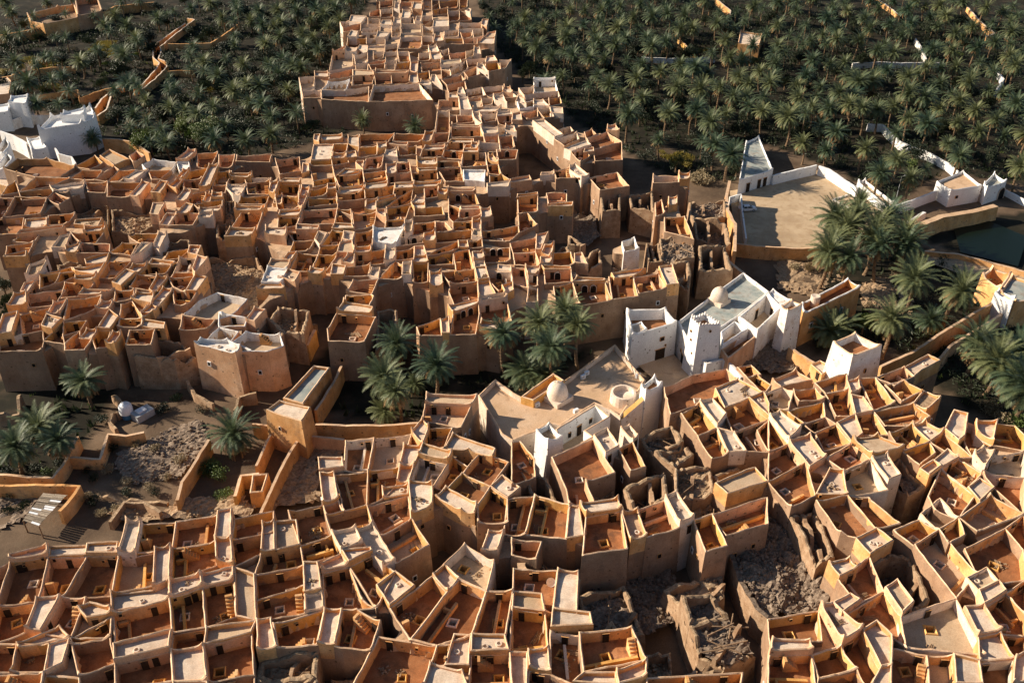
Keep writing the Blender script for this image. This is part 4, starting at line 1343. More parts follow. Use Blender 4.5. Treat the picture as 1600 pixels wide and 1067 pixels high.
def wallline(name, label, tile, nums, h, t=0.4, m='mud', cop=None, wob=0.12, cat='wall', rough=0.0, zb=-0.3, group=None, htop=None):
    """free-standing wall along surveyed top points"""
    k = len(nums)//2
    hs = htop or [h]*k
    pts = [T2(tile, nums[2*i], nums[2*i+1], hs[i]) for i in range(k)]
    P, Hh = [], []
    for i in range(k-1):
        L = (pts[i+1]-pts[i]).length; q = max(1, int(L/1.1))
        for s in range(q): P.append(pts[i].lerp(pts[i+1], s/q)); Hh.append(hs[i]+(hs[i+1]-hs[i])*s/q)
    P.append(pts[-1]); Hh.append(hs[-1]); vs = []
    for i, q in enumerate(P):
        d = (P[min(i+1, len(P)-1)]-P[max(i-1, 0)]).normalized(); w = Vector((-d.y, d.x))*t/2
        z = Hh[i]+wob*(nz(q.x, q.y, 0.5, 2)*1.3+0.5*nz(q.x, q.y, 2, 4))
        if rough: z -= rough*max(0, 0.3+1.4*nz(q.x, q.y, 0.35, 8))
        vs += [(q.x-w.x*1.5, q.y-w.y*1.5, zb), (q.x-w.x, q.y-w.y, z), (q.x+w.x, q.y+w.y, z-0.02), (q.x+w.x*1.5, q.y+w.y*1.5, zb)]
    mb = MB(); b = []
    for i in range(len(P)-1):
        for s in range(3): b.append(((4*i+s, 4*i+s+1, 4*i+s+5, 4*i+s+4), 1 if s == 1 else 0))
    mb.add(vs, [])
    for f, mi in b: mb.f.append(list(f)); mb.m.append(mi)
    e = 4*(len(P)-1)
    mb.f += [[0, 1, 2, 3], [e+3, e+2, e+1, e]]; mb.m += [0, 0]
    c = P[len(P)//2]
    o = solo(mb, name, [m, cop or m], label, cat, group, (c.x, c.y, 0)); o['kind'] = 'thing'; return o

# --- the white mosque quarter in the middle
root, p, _ = bldg('gatehouse', 'whitewashed gatehouse with black doorway and sunken red terrace facing the small plaza', 'house', 'P2', [110,435,475,425,580,555,165,680], 7.6, 'white', 'floor', 2.3, 0.45, 0.5, 0.15, cop='white_worn')
opening(root, p, 'P2', 398, 890, 0, 'door', (2.2, 1, 2.6)); opening(root, p, 'P2', 200, 905, 0, 'door', (0.9, 1, 2.0)); opening(root, p, 'P2', 430, 715, 4.5, 'slit', (1.1, 1, 0.8)); opening(root, p, 'P2', 480, 780, 3.0, 'slit', (0.4, 1, 0.4))
rp = ccw(polyT('P2', [125,580,250,545,305,615,165,680], 7.0)); wallring(root, rp, 7.0, 'white', 'lime_roof', 0.3, 0.25, 0.2, 0.0, 3.0, wallname='stair_room', roofname='room_roof')
root, p, _ = bldg('mosque', 'large whitewashed mosque with grey flat roof and small dome', 'mosque', 'P2', [585,548,880,320,1195,90,1440,270,1150,500,985,605,690,740], 6.5, 'white_worn', 'grey_roof', 0.8, 0.4, 0.0, 0.1)
dome(root, 'P2', 970, 330, 5.7, 1.75, 3.4)
opening(root, p, 'P2', 635, 940, 0, 'door', (1.1, 1, 2.3)); opening(root, p, 'P2', 582, 830, 2.2, 'slit', (0.5, 1, 0.6))
root, p, _ = bldg('minaret', 'square white minaret with jagged crenellated top and tapering walls', 'minaret', 'P2', [705,515,845,472,985,572,785,592], 11.6, 'white', 'floor', 1.1, 0.4, 0.0, 0.4, cop='white_worn', wob=0.1)
merlons(root, p, 11.6, 0.4, 'white_worn')
for x, y, z in ((720, 640, 9.2), (715, 720, 7.5), (705, 850, 5), (870, 620, 10.2)): opening(root, p, 'P2', x, y, z, 'slit', (0.35, 1, 0.4), out=0.2)
opening(root, p, 'P2', 935, 770, 6.0, 'arch', (1.2, 1, 1.4), out=0.25)
root, p, _ = bldg('white_court', 'small white-walled court between minaret and mosque roof', 'courtyard', 'P2', [985,640,1115,540,1240,612,1000,765], 6.3, 'white', 'floor_pale', 2.6, 0.35, 0, 0.1, roofname='floor')
root, p, _ = bldg('narrow_court', 'narrow pink-walled court stepping down beside the minaret', 'courtyard', 'P2', [990,800,1238,622,1332,672,1055,890], 5.4, 'mud_pink', 'floor', 1.6, 0.35, 0, 0.2, cop='coping', roofname='floor')
root, p, _ = bldg('white_courtyard_house', 'white courtyard house with brown door beside the mosque roof', 'house', 'P3', [200,560,462,345,600,480,380,690], 7.0, 'white_worn', 'floor_pale', 3.8, 0.45, 0, 0.15, roofname='floor')
wallring(root, ccw(polyT('P3', [520,305,692,412,592,470,470,350], 7.2)), 7.2, 'white_worn', 'white_worn', 0.3, 0.3, 0.3, 0.1, wallname='upper_room', roofname='room_roof')
q = offset(p, 0.5); opening(root, q[::-1], 'P3', 375, 590, 3.2, 'door', (1, 1, 2.2), out=0.05); opening(root, q[::-1], 'P3', 515, 545, 4.0, 'door', (0.8, 1, 1.6), out=0.05)
root, p, _ = bldg('watch_tower', 'square pinkish-white watch tower with red hollow top beside the long building', 'tower', 'P3', [592,472,692,402,792,452,655,512], 10.0, 'white_worn', 'floor', 1.0, 0.4, 0.35, 0.3, cop='coping', hornw=0.7)
root, p, _ = bldg('long_building', 'long tan building with whitewashed parapet and narrow sunken roof beside dry garden', 'house', 'P3', [782,440,1210,212,1332,287,805,540], 7.4, 'mud', 'floor', 1.3, 0.45, 0.5, 0.2, cop='white_worn')
for x, y in ((850, 650), (965, 560), (1090, 495), (1215, 430)): opening(root, p, 'P3', x, y, 3.4, 'window', (0.9, 1, 1.0))
q = T2('P3', 908, 420, 7.0); b = MB(); b.lathe((q.x, q.y, 6.0), [(0.95, 0), (0.95, 2.2), (0.85, 2.3), (0.02, 2.15)], 18); solo(b, 'water_drum', 'mud_pale', 'round plastered water drum standing on the long building roof', 'water tank')
root, p, _ = bldg('white_tower_house', 'tall square white tower house with tan side and walled red rooftop', 'house', 'C4', [360,52,482,0,632,72,470,132], 11.0, 'white_worn', 'floor', 1.4, 0.42, 0.4, 0.7, cop='coping')
for x, y, z in ((545, 170, 6.5), (610, 150, 6.5), (490, 190, 6.5), (535, 235, 3.5), (585, 215, 3.5), (370, 105, 8.5)): opening(root, p, 'C4', x, y, z, 'slit', (0.5, 1, 0.8), out=0.35)
wallline('curved_white_wall', 'curved white wall with a row of holes below the minaret', 'P2', [800,880,860,935,1005,890,1090,950,1150,1010,1180,1060], 4.2, 0.5, 'white', 'white_worn')
# --- the lower domed mosque
root, p, _ = bldg('domed_mosque', 'broad tan flat-roofed mosque with egg-shaped dome above the palm clump', 'mosque', 'C3', [-190,345,-93,255,10,330,50,352,230,222,292,262,572,62,742,262,715,310,602,470,545,425,462,392,272,512,215,500,135,545,0,600,-60,560], 6.6, 'mud_pale', 'tan_roof', 0.9, 0.4, 0, 0.1, cop='coping')
dome(root, 'C3', 252, 345, 5.7, 1.85, 3.9, hgt=1.35)
q = T2('C3', 618, 355, 6.6); b = MB(); b.lathe((q.x, q.y, 5.6), [(2.3, 0), (2.15, 2.0), (1.8, 2.05), (1.75, 1.2), (0.02, 1.15)], 22); b.build('apse_drum', 'mud_pale', root)
wallring(root, ccw(polyT('C3', [50,352,230,222,292,262,120,375], 7.3)), 7.3, 'mud_ochre', 'tan_roof', 1.4, 0.35, 0, 0, 4, cop='coping', wallname='side_court_wall', roofname='side_court_floor')
for x, y in ((395, 245), (415, 225), (140, 400), (355, 435), (700, 240)):
    q = T2('C3', x, y, 6); b = MB(); b.box((q.x, q.y, 5.7), 0.9, 0.45, 0.75, 0.6); b.box((q.x+.02, q.y-.24, 5.85), 0.5, 0.06, 0.45, 0.6, 1); solo(b, 'air_conditioner', ['plastic_white', 'metal'], {395:'white air conditioner unit by the shaded roof wall, further from the dome', 415:'second white air conditioner unit by the shaded roof wall', 140:'white air conditioner unit beside the dome base', 355:'white air conditioner unit above the white court', 700:'white air conditioner unit near the horned white tower'}[x], 'air conditioner', 'air conditioners on the mosque roof')
root, p, _ = bldg('white_ablution_court', 'long white open court with doorways below the egg-shaped dome', 'courtyard', 'C3', [240,535,462,395,548,465,415,542,457,577,285,668], 7.4, 'white', 'floor_pale', 4.0, 0.35, 0, 0.05, cop='coping', roofname='floor')
q = offset(p, 0.45)[::-1]; opening(root, q, 'C3', 312, 575, 4.2, 'door', (0.6, 1, 1.0), out=0.03); opening(root, q, 'C3', 378, 570, 3.4, 'door', (1.0, 1, 2.0), out=0.03); opening(root, q, 'C3', 435, 500, 4.4, 'door', (0.6, 1, 0.9), out=0.03)
root, p, _ = bldg('small_minaret', 'short white square minaret with debris on its hollow top beside the white court', 'minaret', 'C3', [132,545,208,502,282,582,200,602], 9.6, 'white', 'rubble_tan', 0.9, 0.3, 0.5, 0.35, cop='white_worn')
root, p, _ = bldg('horned_tower', 'small white tower with four pointed corners above the curved brown court', 'tower', 'C3', [715,300,792,242,837,288,742,332], 9.6, 'white', 'floor', 0.9, 0.3, 0.8, 0.3, cop='white_worn')
wallline('stepped_wall', 'sloping whitewashed wall descending from the horned tower', 'C3', [602,472,740,352], 7, 0.9, 'white_worn', 'mud_ochre', htop=[6.2, 8.2])
def sheet(name, tile, nums, z, m):
    b = MB(); tess(b, ccw(polyT(tile, nums, 0)), z); o = b.build(name, m); o['kind'] = 'structure'; return o
sheet('plaza_pavement', 'C3', [660,150,720,110,860,90,1010,235,860,330,780,260], 0.30, 'tan_roof')
# --- white walled yard
sheet('yard_ground', 'S', [1140,300,1208,290,1285,265,1400,332,1340,375,1285,402,1150,395], 0.32, 'yard')
wallline('tall_yard_wall', 'tall tan wall between the ruins and the walled yard', 'S', [1140,283,1135,307,1137,327,1149,350,1148,392], 6.6, 0.7, 'mud', 'coping', wob=0.35)
wallline('low_white_wall', 'low white wall at the foot of the tall tan yard wall', 'S', [1140,308,1158,303,1160,330,1166,372], 2.2, 0.4, 'white')
root, p, _ = bldg('yard_house', 'white single-storey building with three brown doors on the yard', 'house', 'S', [1155,282,1165,222,1186,213,1208,265], 4.4, 'white', 'grey_roof', 0.5, 0.4, 0.5, 0.05)
for x, y in ((1170, 301), (1189, 296), (1200, 294)): opening(root, p, 'S', x, y, 0.32, 'door', (1.2, 1, 2.4))
wallline('white_yard_wall', 'long white wall on the palm side of the yard', 'S', [1208,274,1240,266,1276,258], 3.0, 0.5, 'white')
wallline('white_yard_wall', 'white corner wall with gate gap at the back of the yard', 'S', [1280,259,1295,264,1318,279,1340,294], 3.0, 0.5, 'white')
root, p, _ = bldg('white_bench_enclosure', 'white and red enclosure with pointed end posts along the yard edge', 'wall', 'S', [1340,284,1352,281,1398,317,1390,326], 2.6, 'white', 'tan_roof', 0.8, 0.35, 0.8, 0.05)
wallline('yard_kerb', 'low pale kerb marking off a corner of the yard', 'S', [1338,300,1302,311,1330,326], 0.75, 0.35, 'white_worn')
wallline('yard_wall', 'tan wall with holes closing the near side of the yard', 'S', [1150,381,1180,384,1235,388,1300,387], 3.2, 0.5, 'mud', 'coping')
wallline('white_lane_wall', 'white wall running from the yard to the white corner house', 'S', [1394,323,1430,311,1464,298], 2.8, 0.45, 'white')
wallline('white_ramp_wall', 'short white wall above the pool bank', 'S', [1416,349,1445,331], 1.6, 0.8, 'white')
wallline('pool_bank_wall', 'long tan retaining wall above the dark pool', 'S', [1412,356,1440,350,1470,338,1520,330,1556,321], 3.6, 1.6, 'mud', 'tan_roof')
root, p, _ = bldg('white_corner_house', 'white house with flat tan roof near the right edge by the pool', 'house', 'S', [1463,284,1505,267,1534,290,1486,298], 4.6, 'white', 'tan_roof', 0.6, 0.35, 0.3, 0.1)
opening(root, p, 'S', 1492, 309, 2.2, 'slit', (0.9, 1, 0.7)); opening(root, p, 'S', 1526, 314, 0.2, 'arch', (1.3, 1, 1.5))
root, p, _ = bldg('white_portico', 'white arched portico with pointed corners beside the white corner house', 'porch', 'S', [1537,287,1553,271,1573,284,1542,294], 4.8, 'white', 'grey_roof', 0.9, 0.3, 0.8, 0.05)
opening(root, p, 'S', 1556, 309, 0.2, 'arch', (2.2, 1, 2.0))
wallline('pool_front_wall', 'low tan wall between the path and the dark pool', 'S', [1445,392,1498,397,1560,413,1610,427], 1.4, 0.7, 'mud', 'coping')
w = sheet('pool_water', 'S', [1490,360,1542,346,1605,372,1590,418,1500,396], 0.33, 'water')
sheet('path', 'S', [1440,398,1498,402,1610,434,1610,452,1530,440,1450,412], 0.31, 'yard')
# street lamp
q = T2('S', 1400, 312, 0); b = MB(); b.tube((q.x, q.y, 0), (q.x, q.y, 6.5), 0.09, 0.06, 8); b.tube((q.x, q.y, 6.4), (q.x+0.8, q.y, 6.7), 0.05, 0.04, 6); b.box((q.x+0.9, q.y, 6.62), 0.6, 0.25, 0.12); solo(b, 'street_lamp', 'metal', 'slim grey street lamp beside the white yard wall', 'lamp')
# --- right-hand gate
root, p, _ = bldg('gate_ruin', 'roofless tan room with pointed corners behind the white gate', 'ruin', 'B4', [1185,645,1240,600,1352,640,1292,722], 6.0, 'mud', 'earth', 3.5, 0.5, 0.9, 0.3, cop='coping', roofname='floor')
root, p, _ = bldg('gate_house', 'flat grey-roofed house by the white archway', 'house', 'B4', [1288,735,1352,642,1500,690,1500,770,1372,792], 6.0, 'mud', 'grey_roof', 0.5, 0.4, 0.7, 0.2, cop='coping')
root, p, _ = bldg('white_gate', 'white parapeted gateway with dark arch over the garden lane', 'gate', 'B4', [1258,742,1280,722,1378,765,1360,792], 6.2, 'white', 'white_worn', 0.3, 0.3, 0.6, 0.1)
opening(root, p, 'B4', 1300, 880, 0.2, 'arch', (2.6, 1, 2.0))
wallline('garden_lane_wall', 'long pale-topped garden wall running down from the white gate', 'S', [1552,472,1520,490,1470,520,1430,548,1376,572], 4.0, 0.5, 'mud', 'coping')
wallline('garden_lane_wall', 'second wall of the garden lane below the white gate', 'S', [1572,486,1530,512,1485,540,1468,560], 3.0, 0.5, 'mud_pink', 'coping')
wallline('gate_wall', 'tan wall leading off right of the white gate', 'S', [1570,478,1585,466,1610,450], 3.0, 0.5, 'mud', 'coping')
# --- white buildings at the far left
root, p, _ = bldg('white_hall', 'large white hall with tall pointed corner horns at the town edge', 'building', 'P4', [350,432,470,310,845,214,892,312,765,372], 9.0, 'white', 'white', 0.9, 0.4, 1.3, 0.15, hornw=1.1)
for x, y in ((800, 320), (845, 300), (785, 385)): opening(root, p, 'P4', x, y, 6.0, 'slit', (0.8, 1, 1.1))
wallring(root, ccw(polyT('P4', [560,300,590,268,790,225,770,290], 10.2)), 10.2, 'white', 'white', 0.4, 0.3, 0.8, 0.1, 8.0, wallname='upper_room', roofname='room_roof')
root, p, _ = bldg('white_annex', 'white cubic annex at the left edge beyond the white hall', 'building', 'P4', [-120,215,90,186,76,264,-120,280], 6.0, 'white', 'white', 0.5, 0.35, 0.3, 0.15)
wallring(root, ccw(polyT('P4', [78,172,100,122,264,106,240,188], 7.5)), 7.5, 'white', 'white', 0.5, 0.35, 0.4, 0.15, wallname='rear_block', roofname='rear_roof')
opening(root, p, 'P4', 30, 330, 1.0, 'slit', (0.8, 1, 1))
root, p, _ = bldg('white_gate_lodge', 'small white lodge with narrow door against the white hall', 'building', 'P4', [248,515,372,505,440,600,292,622], 5.0, 'white', 'white', 0.4, 0.3, 0.5, 0.2)
opening(root, p, 'P4', 318, 640, 2.0, 'door', (1, 1, 2))
root, p, _ = bldg('white_stepped_house', 'white stepped house with gabled parapet at the left edge', 'house', 'P4', [-60,640,50,500,98,570,20,660], 7.0, 'white', 'lime_roof', 1.2, 0.4, 0.7, 0.1)
root, p, _ = bldg('white_edge_house', 'white-walled house with sloping parapet below the stepped house', 'house', 'P4', [-60,800,62,642,122,692,30,800], 7.0, 'white', 'lime_roof', 1.5, 0.4, 0.5, 0.1)
wallline('white_forecourt_wall', 'white wall with brown inner face before the white hall', 'P4', [0,445,120,485,190,520,250,560], 4.5, 0.5, 'white')
wallline('white_hall_garden_wall', 'white garden wall left of the white hall', 'P4', [95,345,240,292,430,300,480,300], 3.0, 0.4, 'white_worn')
wallline('white_path_wall', 'white wall with doorway right of the lodge', 'P4', [510,600,545,655,660,680,700,745], 5.0, 0.4, 'white_worn', 'white')
# --- walls and lanes in the gardens
for nm, lb, tl, nums, h, tk, m, cp in [
 ('lane_wall', 'winding pale-topped lane wall among palms, left side', 'A1', [740,490,790,470,870,380,885,350,850,320,850,280,870,240,950,185,1030,130], 2.6, 0.4, 'mud', 'mud_pale'),
 ('lane_wall', 'winding pale-topped lane wall among palms, right side', 'A1', [785,500,860,440,925,375,930,345,880,325,895,290,890,260,975,190,1080,110,1040,100], 2.6, 0.4, 'mud', 'mud_pale'),
 ('lane_wall', 'curved lane wall right of the white hall, near side', 'P4', [900,302,990,240,1025,120], 3.0, 0.5, 'mud', 'mud_pale'),
 ('lane_wall', 'curved lane wall right of the white hall, far side', 'P4', [880,232,940,150,990,105], 3.0, 0.5, 'mud', 'mud_pale'),
 ('garden_wall', 'long mud garden wall at the top left below the brick compound', 'A1', [-40,205,150,170,300,140,540,85,640,35,860,12], 3.6, 0.6, 'mud', 'mud'),
 ('garden_wall', 'mud garden wall behind the yellow grass plot', 'A1', [-20,440,150,395,280,375,410,372], 2.4, 0.5, 'mud', 'mud'),
 ('garden_wall', 'mud garden wall in front of the sandy plot', 'A1', [200,530,430,500,440,545,570,500,690,470], 2.6, 0.5, 'mud', 'mud'),
 ('garden_wall', 'mud garden wall meeting the winding lane on the right', 'A1', [935,245,1170,240,1250,190,1320,140], 2.4, 0.5, 'mud', 'mud'),
 ('garden_wall', 'short mud garden wall right of the lane bend', 'A1', [890,398,990,392,1080,395], 2.2, 0.4, 'mud', 'mud'),
 ('garden_wall', 'tan wall edging the town below the dark trees', 'A1', [570,770,660,775,740,790,830,850], 4.0, 0.5, 'mud', 'coping'),
 ('garden_wall', 'brown garden wall with pale top along the top right path', 'A3', [1130,-10,1215,60,1195,190], 2.5, 0.5, 'mud', 'mud_pale'),
 ('garden_wall', 'bluish white garden wall crossing the grove', 'A3', [720,318,860,325,1010,325,1130,318], 2.0, 0.4, 'white_worn', 'white'),
 ('garden_wall', 'sunlit diagonal mud wall in the grove', 'A3', [925,210,975,260,1025,305], 2.2, 0.5, 'mud_ochre', 'coping'),
 ('garden_wall', 'long white garden wall deep in the right grove', 'A4', [470,352,620,345,760,350,960,348], 2.0, 0.5, 'white_worn', 'white'),
 ('garden_wall', 'short white wall angling up through the right grove', 'A4', [820,215,850,260,880,330], 2.0, 0.5, 'white_worn', 'white'),
 ('garden_wall', 'curved white wall behind the leaning palms', 'A4', [555,690,640,692,690,745,740,790,900,850,1000,905,1060,955], 2.2, 0.5, 'white', 'white'),
 ('garden_wall', 'sunlit mud wall at the top right corner', 'A4', [1110,40,1170,110,1225,160,1260,185,1210,205], 2.0, 0.6, 'mud', 'mud_pale'),
 ('garden_wall', 'white wall at the right edge of the grove', 'A4', [1280,400,1310,440,1270,500], 2.0, 0.5, 'white', 'white'),
 ('garden_wall', 'pale wall at the top of the right grove', 'A4', [600,-10,660,30,730,85], 2.0, 0.6, 'mud', 'white_worn'),
 ('garden_wall', 'white wall beyond the portico at the right edge', 'B4', [1320,165,1423,215,1480,240], 1.8, 0.4, 'white', 'white'),
 ('garden_wall', 'mud wall round the palms at the left edge', 'C1', [-40,785,150,795,290,800,345,740,430,575], 2.6, 0.5, 'mud', 'coping'),
 ('garden_wall', 'low mud enclosure beside the water tank', 'C1', [380,690,555,700,600,560,700,570,800,550], 2.2, 0.5, 'mud', 'coping'),
 ('garden_wall', 'tan wall bending round behind the plank shed', 'C1', [-40,850,150,846,300,845,440,850,390,925,330,990], 2.8, 0.5, 'mud', 'mud'),
 ('garden_wall', 'sunlit mud wall left of the single large palm', 'C1', [1160,590,1080,720,1010,830,985,930], 3.0, 0.45, 'mud', 'coping'),
 ('garden_wall', 'crumbled low wall loop above the front houses', 'C1', [610,1050,690,940,800,940,890,995], 1.7, 0.5, 'ruin', 'rubble_tan'),
 ('garden_wall', 'mud wall of the small pen right of the green bush', 'C1', [1305,905,1340,790,1440,780], 2.6, 0.5, 'mud_ochre', 'coping'),
 ('garden_wall', 'long curved garden wall below the palm clump', 'C2', [330,508,500,512,690,514,800,508,905,498], 3.2, 0.5, 'mud', 'coping'),
 ('garden_wall', 'second wall along the sunken lane below the palm clump', 'C2', [290,568,380,580,490,592], 2.8, 0.5, 'mud_pink', 'coping'),
 ('garden_wall', 'curved mud wall descending from the keyhole tower', 'C2', [255,560,190,660,120,790,70,900,25,1000], 3.2, 0.45, 'mud', 'coping'),
 ('garden_wall', 'short wall joining the keyhole tower on its left', 'C2', [-20,505,80,515], 3.0, 0.4, 'mud', 'coping'),
 ('garden_wall', 'wall of the path between the single palm and keyhole tower', 'C2', [80,560,40,650,0,740], 3.0, 0.4, 'mud', 'coping'),
 ('garden_wall', 'pale-topped wall along the lane behind the keyhole tower', 'C2', [480,170,440,260,390,340,330,430], 3.6, 0.45, 'mud', 'coping'),
 ('garden_wall', 'sunlit wall along the dark lane below the ruin', 'N3', [545,920,500,1000,470,1067], 4.0, 0.6, 'mud_ochre', 'coping'),
 ('garden_wall', 'tan buttress wall beside the rubble pit', 'P3', [675,840,760,900,900,985], 3.4, 0.6, 'mud', 'coping'),
 ('garden_wall', 'dark mud wall behind the ruined square, right of mosque', 'B3', [1120,500,1190,550,1290,630], 4.5, 0.7, 'mud_pink', 'coping')]:
    wallline(nm, lb, tl, nums, h, tk, m, cp, wob=0.18)
# --- buildings by the central gardens
root, p, _ = bldg('sunken_roof_house', 'long narrow mud house with bluish shaded roof beside the lane', 'house', 'C2', [150,362,322,178,412,190,262,395], 5.6, 'mud', 'grey_roof', 0.6, 0.4, 0.0, 0.25, cop='coping')
root, p, _ = bldg('keyhole_tower', 'square mud tower with pale roof and keyhole window over the lane', 'tower', 'C2', [56,428,130,374,304,412,252,494], 7.6, 'mud', 'lime_roof', 0.35, 0.3, 0.15, 0.45, cop='coping')
opening(root, p, 'C2', 155, 525, 4.4, 'arch', (0.5, 1, 0.5), out=0.3)
root, p, _ = bldg('garden_hut', 'small tan hut with hollow roof deep in the right grove', 'house', 'A3', [1270,172,1392,192,1374,254,1256,244], 4.5, 'mud', 'lime_roof', 0.5, 0.35, 0.5, 0.1, cop='coping')
root, p, _ = bldg('brick_compound', 'roofless mud compound on the ridge at the top left', 'ruin', 'A1', [150,78,320,36,415,25,440,95,240,135,170,118], 5.5, 'mud', 'earth', 2.6, 0.5, 0.6, 0.2, cop='coping', roofname='floor')
root, p, _ = bldg('brick_compound', 'tall roofless mud house at the top left edge', 'ruin', 'A1', [415,-10,540,-25,570,60,430,90], 6.0, 'mud_pink', 'earth', 3.0, 0.5, 0.6, 0.2, cop='coping', roofname='floor')
root, p, _ = bldg('garden_hut', 'pinkish flat hut at the left edge above the white annex', 'house', 'A1', [-30,440,40,428,65,450,50,520,-30,530], 3.0, 'mud_pink', 'mud_pale', 0.3, 0.3, 0, 0.1)
root, p, _ = bldg('garden_pen', 'square open mud pen right of the green bush', 'enclosure', 'C2', [-20,785,70,778,40,880,-35,890], 3.0, 'mud', 'earth', 2.2, 0.35, 0, 0.1, cop='coping', roofname='floor')
# plank shed
root = thing('plank_shed', (*T2('C1', 250, 980, 0), 0), 'open shed roofed with weathered grey planks near the left edge', 'shed')
A, B_, Cc, D = [T2('C1', *q, 2.6) for q in ((240, 888), (372, 900), (215, 1072), (128, 1042))]
n = 15
for i in range(n):
    for s in range(2):
        u0, u1 = i/n+0.006, (i+1)/n-0.006; v0, v1 = (0.0, 0.52) if s == 0 else (0.5, 1.0)
        f = lambda u, v: A.lerp(B_, v).lerp(D.lerp(Cc, v), u)
        z = 2.55+rng.uniform(-0.05, 0.09)+(0.04 if s else 0); mb = MB()
        q = [f(u0, v0), f(u0, v1), f(u1, v1), f(u1, v0)]
        mb.add([(k.x, k.y, z) for k in q]+[(k.x, k.y, z+0.07) for k in q], [(3,2,1,0),(4,5,6,7),(0,1,5,4),(1,2,6,5),(2,3,7,6),(3,0,4,7)])
        mb.build('plank', 'wood_grey' if rng.random() < 0.85 else 'plastic_white', root)
for q in (A, B_, Cc, D):
    mb = MB(); mb.tube((q.x, q.y, -0.2), (q.x, q.y, 2.55), 0.12, 0.1, 7); mb.build('post', 'palm_wood', root)
# water tank and steel box
q = T2('C1', 712, 470, 0); root = thing('water_tank', (q.x, q.y, 0), 'white water tank on a blue drum in the walled plot', 'water tank')
b = MB(); b.lathe((q.x, q.y, 0), [(0.9, 0), (0.9, 1.1), (0.02, 1.12)], 18); b.build('drum', 'plastic_blue', root)
b = MB(); b.lathe((q.x, q.y, 1.12), [(1.15, 0), (1.2, 0.4), (1.15, 1.5), (0.7, 1.95), (0.3, 2.0), (0.28, 2.15), (0.02, 2.16)], 20); b.build('tank', 'plastic_white', root, smooth=True)
q = T2('C1', 800, 470, 0); b = MB(); b.box((q.x, q.y, 0), 3.4, 2.2, 1.5, 0.9); b.box((q.x-0.2, q.y, 1.5), 1.6, 1.3, 0.25, 0.9, 1); solo(b, 'steel_box', ['metal', 'plastic_white'], 'grey steel box beside the water tank', 'container')
q = T2('P1', 785, 230, 0); b = MB(); b.box((q.x, q.y, 0), 1.8, 1.0, 1.0, 0.1, 0); b.box((q.x, q.y, 1.0), 2.0, 1.2, 0.1, 0.1, 0); solo(b, 'blue_stall', 'teal_paint', 'blue-green tarpaulin stall in the sunken square', 'stall')
# --- car
def car():
    q = T2('S', 1167, 331, 0.0); root = thing('car', (q.x, q.y, 0.32), 'white saloon car parked in the yard shade', 'car'); root.rotation_euler = (0, 0, 0.12)
    root['org'] = (0, 0, 0)
    b = MB(); prof = [(-2.2, 0.35), (-2.25, 0.75), (-2.1, 0.95), (-1.2, 1.0), (1.0, 1.0), (2.0, 0.85), (2.25, 0.62), (2.2, 0.33)]
    hw = 0.86; k = len(prof)
    vs = [(x, -hw, z) for x, z in prof]+[(x, hw, z) for x, z in prof]
    b.add(vs, [tuple(range(k)), tuple(range(2*k-1, k-1, -1))]+[(i, k+i, k+(i+1) % k, (i+1) % k) for i in range(k)]); b.build('body', 'car_paint', root)
    lo = [(-1.55, 0.98), (1.25, 0.98)]; hi = [(-0.95, 1.42), (0.45, 1.42)]
    b = MB(); vs = [(lo[0][0], -0.8, .98), (lo[1][0], -0.8, .98), (lo[1][0], 0.8, .98), (lo[0][0], 0.8, .98), (hi[0][0], -0.62, 1.42), (hi[1][0], -0.62, 1.42), (hi[1][0], 0.62, 1.42), (hi[0][0], 0.62, 1.42)]
    b.add(vs, [(0,1,5,4),(1,2,6,5),(2,3,7,6),(3,0,4,7)]); b.build('window', 'glass', root)
    b = MB(); b.box((-0.25, 0, 1.40), 1.5, 1.28, 0.07, 0, 0, 0.95); 
    for x0, z0, x1, z1 in ((1.25, .98, .45, 1.42), (-1.55, .98, -.95, 1.42), (-.2, .98, -.2, 1.42)):
        for s in (-1, 1): b.tube((x0, s*0.8, z0), (x1, s*0.63, z1), 0.05, 0.05, 5)
    b.build('roof', 'car_paint', root)
    for x in (-1.4, 1.4):
        for s in (-1, 1):
            b = MB(); b.tube((x, s*0.68, 0.31), (x, s*0.9, 0.31), 0.32, 0.32, 14); w = b.build('wheel', 'tyre', root)
            b = MB(); b.tube((x, s*0.9, 0.31), (x, s*0.915, 0.31), 0.19, 0.19, 10); b.build('rim', 'metal', w)
    for x, y in ((2.2, -.6), (2.2, .6), (-2.22, -.6), (-2.22, .6)):
        b = MB(); b.box((x, y, 0.66), 0.08, 0.35, 0.14); b.build('headlight' if x > 0 else 'tail_light', 'plastic_white' if x > 0 else 'red_paint', root)
car()
